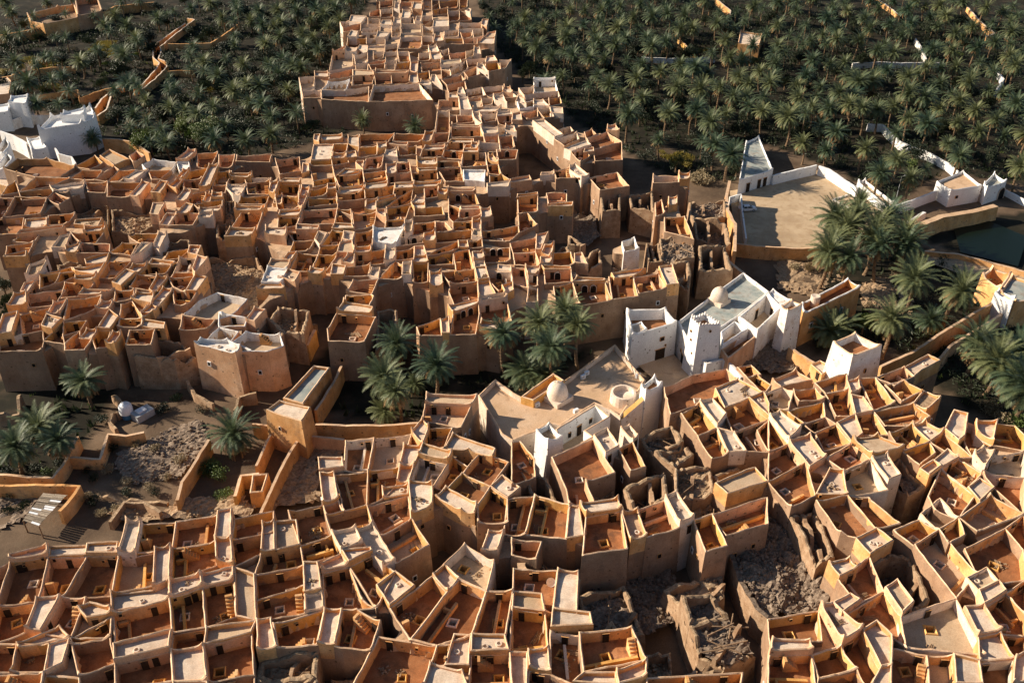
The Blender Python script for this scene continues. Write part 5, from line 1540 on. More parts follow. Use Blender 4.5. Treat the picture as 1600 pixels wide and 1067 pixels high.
# satellite dish, laundry frames
q = T2('D3', 215, 520, 7); root = thing('satellite_dish', (q.x, q.y, 6.5), 'round pale satellite dish on a terrace near bottom centre', 'dish')
b = MB(); b.lathe((0, 0, 0), [(0.02, 0), (0.35, 0.03), (0.62, 0.14), (0.62, 0.16), (0.35, 0.06), (0.02, 0.03)], 20); root['org'] = (0, 0, 0); o = b.build('reflector', 'plastic_white', root); o.location = (0, 0, 1.0); o.rotation_euler = (0.9, 0.2, 0)
b = MB(); b.tube((0, 0.1, 0), (0, 0.1, 1.0), 0.05, 0.05, 6); b.build('mast', 'metal', root)
for i, (tl, x, y, lb) in enumerate((('D2', 1000, 800, 'pale rectangular timber frame leaning on the terrace near bottom centre'), ('D2', 890, 290, 'timber pergola bars over a roofless terrace, bottom centre'), ('D1', 1035, 250, 'white ladder-like frame on a terrace at lower left'))):
    q = T2(tl, x, y, 7.0); mb = MB(); a = 0.35
    for k in range(4): mb.box((q.x-0.9+k*0.6, q.y, 6.9+0.02*k), 0.06, 2.0, 0.06, a)
    for k in (-0.8, 0.8): mb.box((q.x, q.y+k, 7.0), 2.1, 0.06, 0.06, a)
    solo(mb, 'timber_frame', 'wood_grey' if i else 'mud_pale', lb, 'frame')
# --- rubble lots
def lot(name, label, tile, nums, z, amp, m, step=0.7, stones=0.4):
    pl = ccw(polyT(tile, nums, z)); o = rubble_fill(pl, z, amp, random.Random(len(nums)*7+int(nums[0])), name, None, m, step, stones, seed=nums[0]*0.01)
    tag(o, label, 'rubble', kind='stuff')
lot('rubble', 'grey rubble filling the collapsed lot among the front houses', 'D4', [-215,290,-190,180,0,130,150,140,280,370,400,590,280,655,0,700,-60,650,-150,480], 4.4, 1.3, 'rubble', 0.42, 0.6)
wallline('broken_wall', 'crumbling retaining wall along the edge of the grey rubble lot', 'D4', [-190,180,-220,290,-150,480,-60,650,0,702,120,690], 5.0, 0.7, 'ruin', 'rubble', rough=0.8, wob=0.3)
lot('rubble', 'dark rubble pit between minaret and watch tower', 'P3', [100,960,380,740,620,660,660,830,880,990,640,1080,350,1067], 0.9, 0.7, 'rubble', 0.6, 0.4)
lot('rubble', 'earth heaps on the shaded open plot', 'C1', [660,660,800,620,960,520,1120,480,1160,600,1000,800,740,840,640,760], 0.3, 0.55, 'rubble', 0.5, 0.5)
lot('rubble', 'earth and brick scree left of the front terraces', 'C2', [200,600,480,600,490,690,340,700,350,930,60,980,120,800], 0.5, 0.7, 'rubble_tan', 0.7, 0.25)
lot('rubble', 'broken brick strip above the front left houses', 'C1', [600,1010,700,960,900,1000,1000,920,1300,900,1423,950,1400,1010,1000,1030,700,1050], 0.5, 0.7, 'rubble_tan', 0.6, 0.4)
lot('rubble', 'scrap and brush heap at the left edge', 'C1', [-40,860,250,870,130,1040,-40,1100], 0.4, 0.7, 'rubble', 0.6, 0.5)
lot('rubble', 'sandy scree below the front yard wall', 'B4', [40,560,330,570,420,660,250,760,60,720], 0.35, 0.5, 'rubble_tan', 0.8, 0.2)
lot('rubble', 'stony dry bank under the right palms', 'B4', [480,700,640,640,820,620,800,880,560,860], 0.4, 0.8, 'rubble_tan', 0.7, 0.3)
lot('rubble', 'broken masonry across the floor of the front collapse', 'D3', [380,480,640,380,860,400,930,520,980,650,850,760,690,800,620,760,450,770], 1.4, 1.0, 'rubble', 0.5, 0.6)
lot('rubble', 'earth heaps on the sunken square', 'P1', [430,160,640,260,700,420,560,520,420,420,260,330], 1.2, 1.4, 'rubble', 0.7, 0.3)

for lb, tl, nums, h in (('broken stub of wall in the shaded plot near the tank', 'C1', [640,420,600,470,640,520], 1.8), ('crumbling wall stub below the fort', 'C1', [1040,260,1080,330,1180,380], 2.2), ('low broken wall along the shaded lane', 'C1', [1300,420,1330,340,1423,330], 2.6), ('broken wall stub at the plot edge by the shed', 'C1', [480,880,640,910,930,940], 0.7), ('ruined wall stub left of the palms', 'C1', [-20,440,95,435,105,330], 3.0), ('eroded wall stub beneath the left houses', 'C1', [620,330,700,400,640,430], 2.0), ('low wall across the dark lane by the ruin', 'N3', [380,1000,470,900,560,860], 2.2)):
    wallline('broken_wall', lb, tl, nums, h, 0.5, 'ruin', 'rubble_tan', rough=1.2, wob=0.3)

# ------------------------------------------------------------------ ground: one sheet, soil darker in the groves, with canopy shade painted in
GROVES = {'right': [(735,-40),(1640,-40),(1640,300),(1480,268),(1400,318),(1290,258),(1165,215),(1150,285),(1040,275),(975,235),(900,190),(830,130),(770,70)],
 'left': [(-60,-40),(600,-40),(520,100),(475,150),(560,205),(440,235),(400,250),(230,250),(160,215),(60,170),(-60,150)],
 'garden': [(1290,400),(1440,385),(1500,425),(1640,455),(1640,650),(1500,640),(1440,560),(1390,545),(1330,530),(1270,560)],
 'centre': [(480,570),(560,510),(780,575),(930,545),(900,575),(790,640),(660,655),(480,645)],
 'edge': [(-60,600),(100,590),(180,600),(120,720),(60,760),(-60,760)], 'pond': [(1420,360),(1600,330),(1640,330),(1640,440),(1500,400)]}
GP = {k: [G(*q, 0) for q in v] for k, v in GROVES.items()}
PLOTS = [[T2('A1', *q) for q in pl] for pl in ([(70,400),(130,325),(260,310),(350,345),(260,395)], [(205,505),(255,455),(345,475),(335,515)], [(470,300),(550,235),(660,230),(570,300)], [(570,310),(640,270),(680,310),(600,340)], [(935,795),(955,725),(1015,755)])]+[[T2('A3', *q) for q in pl] for pl in ([(800,865),(830,805),(1010,875),(990,935)],)]
def in_plot(q): return any(inside(q, p) for p in PLOTS)
def ground():
    x0, x1, y0, y1, s = -290, 290, 30, 520, 2.0
    nx, ny = int((x1-x0)/s), int((y1-y0)/s)
    X, Y = np.meshgrid(x0+np.arange(nx+1)*s, y0+np.arange(ny+1)*s, indexing='ij')
    rs = np.random.RandomState(3); Z = np.zeros_like(X)
    for k in range(14):
        f = rs.uniform(0.05, 0.5); a = rs.uniform(0, 6.28); Z += 0.35/(1+4*f)*np.sin(f*(X*math.cos(a)+Y*math.sin(a))+rs.uniform(0, 6.28))
    Z = np.clip(Z*0.30, -0.30, 0.27)
    edge = np.minimum.reduce([X-x0, x1-X, Y-y0, y1-Y]); Z *= np.clip(edge/10, 0, 1)
    V = np.stack([X, Y, Z], -1).reshape(-1, 3)
    idx = np.arange((nx+1)*(ny+1)).reshape(nx+1, ny+1)
    Fq = np.stack([idx[:-1, :-1], idx[1:, :-1], idx[1:, 1:], idx[:-1, 1:]], -1).reshape(-1, 4)
    B = 4000.0; n0 = len(V)
    ext = np.array([(-B, -B, 0), (B, -B, 0), (B, B, 0), (-B, B, 0)]); V = np.vstack([V, ext])
    c = [idx[0, 0], idx[-1, 0], idx[-1, -1], idx[0, -1]]
    big = [(n0, n0+1, c[1], c[0]), (n0+1, n0+2, c[2], c[1]), (n0+2, n0+3, c[3], c[2]), (n0+3, n0, c[0], c[3])]
    me = bpy.data.meshes.new('ground'); me.from_pydata(V.tolist(), [], Fq.tolist()+big)
    at = me.attributes.new('soil_shade', 'FLOAT', 'POINT'); val = np.zeros(len(V), np.float32)
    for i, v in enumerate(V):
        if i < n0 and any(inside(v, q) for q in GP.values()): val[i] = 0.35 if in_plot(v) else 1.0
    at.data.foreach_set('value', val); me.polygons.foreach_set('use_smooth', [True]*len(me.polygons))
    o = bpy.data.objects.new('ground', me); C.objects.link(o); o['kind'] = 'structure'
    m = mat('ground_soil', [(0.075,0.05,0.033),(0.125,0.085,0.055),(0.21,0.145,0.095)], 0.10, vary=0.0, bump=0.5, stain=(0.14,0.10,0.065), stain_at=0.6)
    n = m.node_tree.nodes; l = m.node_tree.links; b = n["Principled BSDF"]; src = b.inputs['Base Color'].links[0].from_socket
    a = n.new("ShaderNodeAttribute"); a.attribute_name = 'soil_shade'; t = n.new("ShaderNodeTexNoise"); t.inputs['Scale'].default_value = 0.22; t.inputs['Detail'].default_value = 5
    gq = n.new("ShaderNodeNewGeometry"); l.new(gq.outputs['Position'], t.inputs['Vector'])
    cr = n.new("ShaderNodeValToRGB"); e = cr.color_ramp.elements; e[0].position = .35; e[1].position = .72; e[0].color = (0.014,0.012,0.008,1); e[1].color = (0.055,0.040,0.026,1); k = e.new(.52); k.color = (0.02,0.018,0.011,1)  # dark grove earth, blackened further to paint the canopy shade
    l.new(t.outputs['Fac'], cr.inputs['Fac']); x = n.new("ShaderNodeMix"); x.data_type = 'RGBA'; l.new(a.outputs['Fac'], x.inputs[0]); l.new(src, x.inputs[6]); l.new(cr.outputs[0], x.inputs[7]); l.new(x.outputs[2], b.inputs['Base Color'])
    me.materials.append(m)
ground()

# ------------------------------------------------------------------ date palms
def frond(mb, az, e0, L, droop, r, lw=0.14, ll=0.68, n=22, mi=0, twist=0.0, base=(0, 0, 0)):
    p = Vector(base); pts = []; steps = 8; az2 = az
    for k in range(steps+1):
        s = k/steps; el = e0-droop*s**1.25; d = Vector((math.cos(az2)*math.cos(el), math.sin(az2)*math.cos(el), math.sin(el)))
        pts.append((p.copy(), d)); p = p+d*(L/steps); az2 += twist/steps
    def at(s):
        q = s*steps; i = min(int(q), steps-1); f = q-i; return pts[i][0].lerp(pts[i+1][0], f), pts[i][1].lerp(pts[i+1][1], f).normalized()
    up0 = Vector((0, 0, 1)); vs, fs = [], []
    for k in range(steps):
        a, d = pts[k]; b, d2 = pts[k+1]; sd = d.cross(up0); sd = sd.normalized() if sd.length > 1e-3 else Vector((1, 0, 0)); w = 0.05*(1-k/steps)+0.012
        i = len(vs); vs += [a-sd*w, a+sd*w, b+sd*w*0.8, b-sd*w*0.8]; fs.append((i, i+1, i+2, i+3))
    for k in range(n):
        s = 0.10+0.90*(k+0.5)/n; a, d = at(s); sd = d.cross(up0); sd = sd.normalized() if sd.length > 1e-3 else Vector((1, 0, 0)); up = sd.cross(d)
        l = ll*(0.35+0.65*math.sin(math.pi*min(1, 0.18+0.8*s)))*r.uniform(0.85, 1.15); fw = 0.45+0.7*s
        for sg in (-1, 1):
            dr = (sd*sg+d*fw+up*r.uniform(0.10, 0.40)).normalized(); tip = a+dr*l-Vector((0, 0, 0.10*l)); i = len(vs)
            vs += [a-d*lw*0.5, a+d*lw*0.5, tip]; fs.append((i, i+1, i+2))
    mb.add(vs, fs, mi)
def make_crown(seed, R, nf, thin=1.0):
    r = random.Random(seed); mb = MB()
    for i in range(nf):
        q = (i+0.5)/nf; az = i*2.39996+r.uniform(-.15, .15); e0 = math.radians(82-105*q**0.85+r.uniform(-8, 8))
        frond(mb, az, e0, R*r.uniform(0.9, 1.1)*(0.75+0.3*math.sin(math.pi*min(1, q+0.25))), math.radians(48+30*q+r.uniform(-8, 10)), r, twist=r.uniform(-.4, .4), base=(math.cos(az)*.1, math.sin(az)*.1, .1))
    return mb.mesh('crown', 'palm_leaf')
def make_skirt(seed, R, nf):
    r = random.Random(seed); mb = MB()
    for i in range(nf):
        az = i*2.39996+r.uniform(-.3, .3); frond(mb, az, math.radians(r.uniform(-40, -5)), R*r.uniform(.6, .85), math.radians(r.uniform(40, 75)), r, n=12, ll=.5, base=(math.cos(az)*.12, math.sin(az)*.12, -.15))
    for i in range(10):
        az = i*0.63; a = Vector((math.cos(az)*.15, math.sin(az)*.15, .0)); b = a+Vector((math.cos(az)*.55, math.sin(az)*.55, -.35)); mb.tube(a, b, .05, .09, 5)
    return mb.mesh('dead_fronds', 'dead_frond')
def make_trunk(seed, H):
    r = random.Random(seed); mb = MB(); n = 9; prev = None; vs = []; K = int(H/0.28); bx, by = r.uniform(-.5, .5), r.uniform(-.5, .5)
    for k in range(K+1):
        s = k/K; rad = (0.30-0.09*s)*(1.12 if k % 2 else 0.92)+(0.12*(1-s*8) if s < .125 else 0); cx, cy = bx*math.sin(math.pi*s), by*math.sin(math.pi*s)
        for i in range(n): t = 2*math.pi*i/n+k*0.35; vs.append((cx+rad*math.cos(t), cy+rad*math.sin(t), -0.3+s*(H+0.3)))
    mb.add(vs, [(k*n+i, k*n+(i+1) % n, (k+1)*n+(i+1) % n, (k+1)*n+i) for k in range(K) for i in range(n)])
    return mb.mesh('trunk', 'trunk')
CROWNS = [make_crown(s, 3.75, 72) for s in (1, 2, 3, 4)]+[make_crown(9, 3.5, 54)]
SKIRTS = [make_skirt(s, 3.3, 22) for s in (5, 6)]
HEIGHTS = (2.4, 4.8, 6.6, 9.0); TRUNKS = {h: [make_trunk(int(h*10)+k, h) for k in (0, 1)] for h in HEIGHTS}
PALMS = []   # (px, py, height class, scale, zone)
def palms(zone_, tile, hc, s, txt):
    x0, y0, k = TILES[tile]; v = [float(q) for q in txt.replace('\n', ' ').split()]
    for i in range(0, len(v), 2): PALMS.append((x0+v[i]/k, y0+v[i+1]/k, hc, s, zone_))
palms('right grove', 'A3', 6.6, .98, """80 110 170 150 60 230 200 340 300 180 290 230 400 130 490 80 590 170 670 110 400 60 520 30 340 330 290 420 430 350 510 330 640 220
 760 210 790 120 720 380 540 490 600 520 730 540 640 670 880 90 970 110 1060 30 1140 140 1330 60 940 380 1020 400 1100 400 960 460 910 510 1040 520 860 660 830 770 1000 630 1080 640 1020 760 1110 700
 1190 630 1220 560 1200 880 1280 340 1210 350 1390 400 1260 440 1400 620 780 290 860 250 470 250 130 290 560 270 450 200 330 50 250 10 700 30 600 40 930 180 1000 180 1330 470 690 460 480 420 1150 500 20 130 830 400 1300 560 1130 820 1180 240 1340 260""")
palms('right grove', 'A4', 6.6, .98, """60 40 110 -10 60 150 60 260 40 370 60 600 160 60 230 240 320 110 300 190 390 170 380 240 490 240 450 60 530 100 610 60 680 140 740 200 780 80 800 140 650 250 600 300 700 310 440 350 260 360 340 350
 210 440 150 480 290 480 440 450 570 470 500 480 180 540 390 530 250 600 540 630 620 620 700 600 770 560 870 570 870 720 960 460 830 420 1050 380 970 380 1130 410 1110 480 1160 620 1010 790 1170 750 1320 760 1310 520 1390 580
 1260 380 1330 330 1250 240 1360 200 1140 150 1090 30 900 90 940 150 880 30 900 270 1020 300 1140 290 1300 60 1350 130 1410 780 1400 940 380 760 340 830 530 840 710 890 620 990 800 990 210 790 1060 880 950 40 820 20 20 480 960 600 1030 220 560 190
 1200 60 1000 100 1080 200 880 380 1260 660 1060 680 460 600 330 640 120 690 1380 400 1230 500 760 460 650 390 1060 560 470 540 780 670 250 10 360 20 700 10 570 10""")
palms('garden by the yard', 'B4', 6.6, 1.22, "520 260 370 350 690 330 580 450 320 530 440 570 790 480 440 420 810 670 680 900 1030 760 640 500 500 340 610 400 740 430 380 470")
palms('garden by the yard', 'B4', 2.4, 1.0, "400 930 900 900 330 960")
palms('lower right garden', 'C4', 4.8, 1.25, "1150 80 1350 270 1400 110 1260 190 1420 330")
palms('central palm clump', 'S', 9.0, 1.05, "792 530 842 505 866 545 908 520 884 492")
palms('central palm clump', 'S', 2.4, 1.0, "820 585 850 590")
palms('lane palm clump', 'S', 6.6, 1.0, "612 545 600 590 622 612 677 578")
palms('lane palm clump', 'S', 2.4, 0.8, "600 642 648 600")
palms('open plot', 'C1', 4.8, 1.0, "470 280 230 540 70 650 330 600")
palms('open plot', 'C1', 2.4, 1.22, "1310 580")
palms('left grove', 'A1', 4.8, .95, """580 150 710 170 70 80 450 360 340 410 160 480 640 500 690 330 710 470 1240 110 1390 130 1140 350 1080 260 1350 370 1220 440 970 490 1100 530 1300 530 1380 480 960 600 820 550 740 640 520 760 210 590
 930 800 1190 800 1370 780 40 210 250 320 1200 600 1020 620 1390 560 80 360 1060 40 1180 30 1330 40 880 110 760 240 1300 250 640 90 1250 700 1100 640 20 20 260 20""")
palms('left grove', 'A2', 4.8, 1.0, "60 250 130 220 160 330 70 370 180 500 20 480 40 600 90 640 80 760 250 180 300 120 230 80 380 90 450 60 120 60 30 150 380 590 470 610 590 670 880 700 270 260 200 380 320 210 400 160 420 20 530 20 150 140 300 20 100 160 350 290 260 390 120 430 210 20 20 60 330 60 460 120")
def covered_px(px, py, z): q = G(px, py, z); return q, covered(q)
zp = {}
for px, py, hc, s, zn in PALMS:
    q, cv = covered_px(px, py, hc*s+0.3)
    if (cv or in_plot(q)) and zn.endswith('grove'): continue
    zp.setdefault(zn, []).append((px, py, (q, hc, s)))
for zn, items in zp.items():
    for (q, hc, s), row, col, _n in rank(items, 16 if 'grove' in zn else 22):
        r = random.Random(int(q.x*31+q.y*17)); s2 = s*(r.uniform(0.9, 1.3) if 'grove' in zn else r.uniform(1.08, 1.22))
        root = thing('date_palm', (q.x, q.y, 0), '%s date palm, %s from left, %s row down, %s' % ({2.4: 'short', 4.8: 'medium', 6.6: 'tall', 9.0: 'very tall'}[hc], ordn(col), ordn(row), zn), 'palm', 'date palms of the '+zn)
        root['org'] = (0, 0, 0); root.scale = (s2, s2, s2); root.rotation_euler = (r.uniform(-.1, .1), r.uniform(-.1, .1), r.uniform(0, 6.28))
        for nm, me, z in (('trunk', r.choice(TRUNKS[hc]), 0), ('crown', r.choice(CROWNS), hc), ('dead_fronds', r.choice(SKIRTS), hc)):
            o = bpy.data.objects.new(nm, me); C.objects.link(o); o.parent = root; o.location = (0, 0, z)
            if nm != 'trunk': o.rotation_euler = (r.uniform(-.15, .15), r.uniform(-.15, .15), r.uniform(0, 6.28)); k_ = r.uniform(.85, 1.15); o.scale = (k_, k_, r.uniform(.85, 1.15))

def palm_mass():
    # the palms past the first three hundred, small and half hidden, as one mass
    r = random.Random(77); mb = MB(); rs = np.random.RandomState(5)
    for i in range(34):
        q = (i+.5)/34; az = i*2.39996; frond(mb, az, math.radians(80-105*q**.85+r.uniform(-8, 8)), 3.7*r.uniform(.85, 1.1), math.radians(50+30*q), r, lw=.2, ll=.75, n=12, base=(0, 0, 6.3))
    nl = len(mb.f); mb.tube((0, 0, -.2), (0, 0, 6.4), .28, .2, 7, 1)
    V = np.array([tuple(v) for v in mb.v], np.float32); Fs = mb.f; out = []; fs = []; mi = []; pts = [z[2][0] for L in zp.values() for z in L]; n = 0; tries = 0
    while n < 190 and tries < 20000:
        tries += 1; g = GP['right'] if r.random() < .64 else GP['left']; xs = [q[0] for q in g]; ys = [q[1] for q in g]
        q = Vector((r.uniform(min(xs), max(xs)), r.uniform(min(ys), max(ys))))
        if not inside(q, g) or covered(q) or q.length > 450 or in_plot(q): continue
        x, y = pix(q, 6)
        if not (-30 < x < 1630 and -30 < y) or any((q-p).length < 4.2 for p in pts) or nz(q.x, q.y, .05, 33) < -.25: continue
        pts.append(q); a = r.uniform(0, 6.28); s = r.uniform(.7, 1.15); h = r.uniform(.7, 1.1); c, si = math.cos(a), math.sin(a)
        W = V.copy(); W[:, 0] = (V[:, 0]*c-V[:, 1]*si)*s+q.x; W[:, 1] = (V[:, 0]*si+V[:, 1]*c)*s+q.y; W[:, 2] = V[:, 2]*h
        o = n*len(V); out.append(W); fs += [[k+o for k in f] for f in Fs]; mi += [0]*nl+[1]*(len(Fs)-nl); n += 1
    me = bpy.data.meshes.new('palm_mass'); me.from_pydata(np.vstack(out).tolist(), [], fs); me.materials.append(M['palm_leaf']); me.materials.append(M['trunk']); me.polygons.foreach_set('material_index', mi)
    o = bpy.data.objects.new('palm_mass', me); C.objects.link(o); tag(o, 'smaller date palms filling the groves behind the town', 'palms', kind='stuff'); print('MASS', n, len(fs))
palm_mass()
# ------------------------------------------------------------------ broadleaf trees, shrubs, ground cover
def leafmass(mb, c, rx, rz, n, r, size=0.35, shell=0.55):
    lobes = [(Vector(c)+Vector((r.uniform(-.55, .55)*rx, r.uniform(-.55, .55)*rx, r.uniform(-.4, .55)*rz)), r.uniform(.35, .65)) for _ in range(9)]
    for _ in range(n):
        lc, k = r.choice(lobes); d = Vector((r.gauss(0, 1), r.gauss(0, 1), r.gauss(0, 1)*0.9)).normalized()*(shell+(1-shell)*r.random())
        p = lc+Vector((d.x*rx*k, d.y*rx*k, d.z*rz*k))
        a = Vector((r.gauss(0, 1), r.gauss(0, 1), r.gauss(0, 1))).normalized()*size*r.uniform(.5, 1.1); b = a.orthogonal().normalized()*size*r.uniform(.3, .6)
        mb.add([p-a*.5, p+b*.5, p+a*.5, p-b*.5], [(0, 1, 2, 3)])
def make_tree(seed, m):
    r = random.Random(seed); t = MB(); t.tube((0, 0, -.3), (0.1, 0, 1.8), .22, .15, 8)
    for k in range(5): a = k*1.26; t.tube((0.1, 0, 1.6), (math.cos(a)*1.3, math.sin(a)*1.3, 3.2+r.uniform(-.4, .6)), .1, .04, 6)
    c = MB(); leafmass(c, (0, 0, 3.4), 2.5, 2.1, 1700, r, .42); return t.mesh('trunk', 'trunk'), c.mesh('crown', m)
def make_bush(seed, m):
    r = random.Random(seed); c = MB(); leafmass(c, (0, 0, .75), 1.2, .9, 520, r, .3)
    for k in range(5): c.tube((0, 0, -.1), (math.cos(k*1.3)*.5, math.sin(k*1.3)*.5, .8), .04, .02, 5)
    return c.mesh('shrub', m)
TREES = {m: [make_tree(k, m) for k in (1, 2)] for m in ('leaf_dark', 'leaf_green')}
BUSH = {m: [make_bush(k, m) for k in (3, 4)] for m in ('leaf_dark', 'leaf_green', 'leaf_yellow', 'leaf_dry')}
def trees(zn, tile, m, s, txt):
    v = [float(q) for q in txt.split()]; x0, y0, k = TILES[tile]; L = []
    for i in range(0, len(v), 2): q = T2(tile, v[i], v[i+1], 3.5*s); L.append((x0+v[i]/k, y0+v[i+1]/k, q))
    for q, row, col, _n in rank(L, 18):
        r = random.Random(int(q.x*13+q.y*7)); tm, cm = r.choice(TREES[m]); s2 = s*r.uniform(.85, 1.15)
        root = thing('broadleaf_tree', (q.x, q.y, 0), '%s leafy tree, %s from left, %s row down, %s' % ('dark' if m == 'leaf_dark' else 'olive-green', ordn(col), ordn(row), zn), 'tree', 'leafy trees, '+zn)
        root.scale = (s2,)*3; root.rotation_euler = (0, 0, r.uniform(0, 6))
        for nm, me in (('trunk', tm), ('crown', cm)): o = bpy.data.objects.new(nm, me); C.objects.link(o); o.parent = root
trees('garden edge above the town', 'A1', 'leaf_green', 1.25, "820 740 760 790 880 780 1060 720 1110 740 1180 710 1000 700")
trees('left grove', 'A1', 'leaf_dark', 1.2, "1230 360 1170 180 920 110 660 380 550 300 1010 560 1260 640 1330 640 1320 200 1260 260 130 120 800 200 950 340 720 260 1130 470 880 620")
trees('upper left grove', 'A2', 'leaf_dark', 1.25, "350 250 280 330 200 250 100 300 330 30 200 120 380 130 250 300 130 370 60 450 150 450 210 440 60 60 180 30 410 80 300 250")
trees('right grove', 'A3', 'leaf_dark', 1.1, "100 370 60 400 540 380 230 270 770 560 430 280 870 580 740 600 100 190 350 260 1000 280 1120 300 660 300 1300 640 1090 880 960 560 350 400 560 120 1240 700")
trees('far right grove', 'A4', 'leaf_dark', 1.1, "100 440 250 420 830 480 730 420 590 410 380 600 290 720 880 640 1050 450 1230 560 1300 620 960 700 1100 820 1250 860 1350 680 220 760 520 320 880 200 1100 230 640 560 130 620 1360 500")
trees('left picture edge', 'S', 'leaf_dark', 1.0, "2 440 8 465 3 495 14 480 -4 520")
trees('garden by the yard', 'B4', 'leaf_green', 0.95, "540 890 590 880")
def understory(zn, poly, n, seed):
    r = random.Random(seed); L = []; xs = [q[0] for q in poly]; ys = [q[1] for q in poly]; k = 0
    while len(L) < n and k < 6000:
        k += 1; q = Vector((r.uniform(min(xs), max(xs)), r.uniform(min(ys), max(ys))))
        if not inside(q, poly) or covered(q) or q.length > 440 or in_plot(q): continue
        x, y = pix(q, 3)
        if not (-20 < x < 1620 and -20 < y < 1080) or any((q-z[2]).length < 7.5 for z in L): continue
        L.append((x, y, q))
    for q, row, col, _n in rank(L, 18):
        tm, cm = r.choice(TREES['leaf_dark']); s2 = r.uniform(.8, 1.35)
        root = thing('broadleaf_tree', (q.x, q.y, 0), 'low dark leafy tree, %s from left, %s row down, %s' % (ordn(col), ordn(row), zn), 'tree', 'leafy trees, '+zn)
        root.scale = (s2*1.15, s2*1.15, s2*.85); root.rotation_euler = (0, 0, r.uniform(0, 6))
        for nm, me in (('trunk', tm), ('crown', cm)): o = bpy.data.objects.new(nm, me); C.objects.link(o); o.parent = root
understory('understory of right grove', GP['right'], 110, 5)
understory('understory of left grove', GP['left'], 55, 6)
def bushes(zn, tile, m, s, txt, word):
    v = [float(q) for q in txt.split()]; x0, y0, k = TILES[tile]; L = []
    for i in range(0, len(v), 2): q = T2(tile, v[i], v[i+1], .7*s); L.append((x0+v[i]/k, y0+v[i+1]/k, q))
    for q, row, col, _n in rank(L, 14):
        r = random.Random(int(q.x*13+q.y*7)); s2 = s*r.uniform(.8, 1.2)
        o = bpy.data.objects.new('shrub', r.choice(BUSH[m])); C.objects.link(o); o.location = (q.x, q.y, 0); o.scale = (s2, s2, s2*r.uniform(.7, 1)); o.rotation_euler = (0, 0, r.uniform(0, 6))
        tag(o, '%s shrub, %s from left, %s row down, %s' % (word, ordn(col), ordn(row), zn), 'shrub', word+' shrubs, '+zn)
bushes('clearing by the shed', 'C1', 'leaf_dark', 1.1, "120 720 200 740 330 720 40 760 480 760 520 800 350 650 560 480 620 640 900 420 980 360 1120 420 60 900 40 980 130 960 700 880 860 880 520 940", 'dark')
bushes('clearing by the shed', 'C1', 'leaf_dry', 0.9, "600 760 700 820 820 850 930 800 1000 700 560 1000 640 980 480 900 860 640 760 610", 'dry brown')
bushes('left garden plots', 'A1', 'leaf_yellow', 1.6, "150 340 190 360 230 345 110 380 270 480 310 490 220 490 1160 500 1100 490 960 745 990 780 1260 420 1190 560 740 730 1220 690 10 400", 'yellow-green')
bushes('left garden plots', 'A1', 'leaf_green', 1.6, "520 270 480 290 590 350 650 420 440 310 580 420 640 270 350 340 30 700 800 420 760 300", 'green')
bushes('left garden plots', 'A1', 'leaf_dry', 1.6, "1090 510 830 650 790 670 410 270 1080 680 720 690 900 680", 'dry brown')
bushes('right grove', 'A3', 'leaf_yellow', 1.3, "830 840 940 890 970 910 1080 280 1100 280 90 370", 'yellow-green')
bushes('right grove', 'A3', 'leaf_dry', 2.2, "1050 970 1080 1000 1020 990", 'dry brown')
bushes('yard grove', 'A4', 'leaf_green', 1.7, "370 700 400 710 350 720 800 910 1060 300 1070 710", 'bright green')
bushes('open plot', 'C1', 'leaf_green', 1.5, "1180 730 1210 780 1150 760 1240 890 270 770", 'bright green')
bushes('right gardens', 'B4', 'leaf_dry', 1.3, "700 600 740 620 230 600 150 590 560 820", 'dry brown')
bushes('lower right garden', 'C4', 'leaf_dry', 1.6, "1260 440 1230 420 1310 470", 'dry brown')
bushes('lower right garden', 'C4', 'leaf_green', 1.5, "1390 470 1350 480 1420 500", 'green')
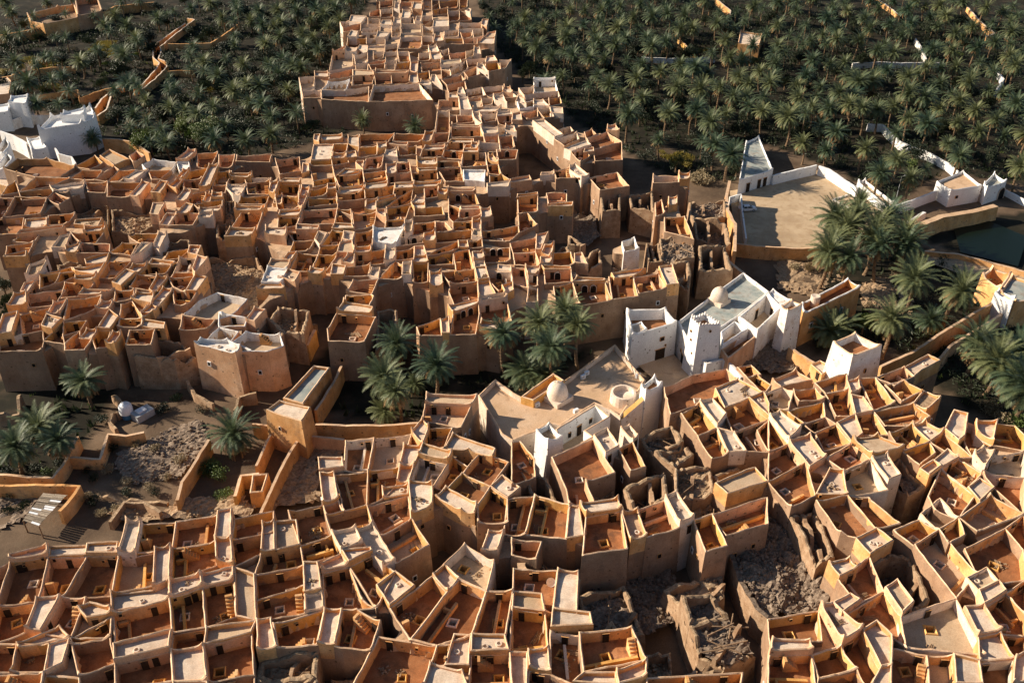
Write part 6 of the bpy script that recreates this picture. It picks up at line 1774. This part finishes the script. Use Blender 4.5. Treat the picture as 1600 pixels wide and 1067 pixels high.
def cover_stuff(name, label, m, polys, n, size, seed):
    r = random.Random(seed); mb = MB(); areas = [abs(area(p)) for p in polys]
    for _ in range(n):
        p = r.choices(polys, areas)[0]; xs = [q[0] for q in p]; ys = [q[1] for q in p]
        q = Vector((r.uniform(min(xs), max(xs)), r.uniform(min(ys), max(ys))))
        if q.length > 430 or not inside(q, p) or covered(q): continue
        if nz(q.x, q.y, 0.06, seed) < -0.12: continue
        for k in range(4):
            a = r.uniform(0, 6.28); h = size*r.uniform(.5, 1.3); o = Vector((q.x+r.uniform(-.5, .5), q.y+r.uniform(-.5, .5), -.05)); w = Vector((math.cos(a), math.sin(a), 0))*h*.22; t = Vector((r.uniform(-.5, .5)*h, r.uniform(-.5, .5)*h, h))
            mb.add([o-w, o+w, o+t], [(0, 1, 2)])
    tag(mb.build(name, m), label, 'ground cover', kind='stuff')
gv = [GP['right'], GP['left'], GP['garden'], GP['centre'], GP['edge']]
def thicket(name, label, m, polys, n, seed):
    r = random.Random(seed); mb = MB(); areas = [abs(area(p)) for p in polys]; vs = []; fs = []
    for _ in range(n):
        p = r.choices(polys, areas)[0]; xs = [q[0] for q in p]; ys = [q[1] for q in p]
        q = Vector((r.uniform(min(xs), max(xs)), r.uniform(min(ys), max(ys))))
        if q.length > 440 or not inside(q, p) or covered(q) or in_plot(q) or nz(q.x, q.y, 0.045, seed) < -0.18: continue
        h = r.uniform(0.9, 2.3); w = h*r.uniform(.7, 1.0)
        for k in range(26):
            d = Vector((r.gauss(0, 1), r.gauss(0, 1), abs(r.gauss(0, 1)))).normalized()*r.uniform(.6, 1); c = (q.x+d.x*w, q.y+d.y*w, d.z*h)
            a = Vector((r.gauss(0, 1), r.gauss(0, 1), r.gauss(0, 1))).normalized(); b = a.orthogonal().normalized(); s = r.uniform(.2, .5); i = len(vs)
            vs += [(c[0]-a.x*s, c[1]-a.y*s, c[2]-a.z*s), (c[0]+b.x*s*.5, c[1]+b.y*s*.5, c[2]+b.z*s*.5), (c[0]+a.x*s, c[1]+a.y*s, c[2]+a.z*s)]; fs.append((i, i+1, i+2))
    mb.v = vs; mb.f = fs; mb.m = [0]*len(fs); tag(mb.build(name, m), label, 'undergrowth', kind='stuff')
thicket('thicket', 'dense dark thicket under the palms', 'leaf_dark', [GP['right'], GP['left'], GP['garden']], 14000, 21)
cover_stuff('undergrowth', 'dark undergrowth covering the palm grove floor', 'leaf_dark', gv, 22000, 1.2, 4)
cover_stuff('grass', 'olive grass patches between the palms', 'leaf_green', gv, 2600, 0.7, 9)
cover_stuff('dry_grass', 'yellowed grass on the sunlit garden plots', 'leaf_yellow', PLOTS, 6000, 0.7, 12)
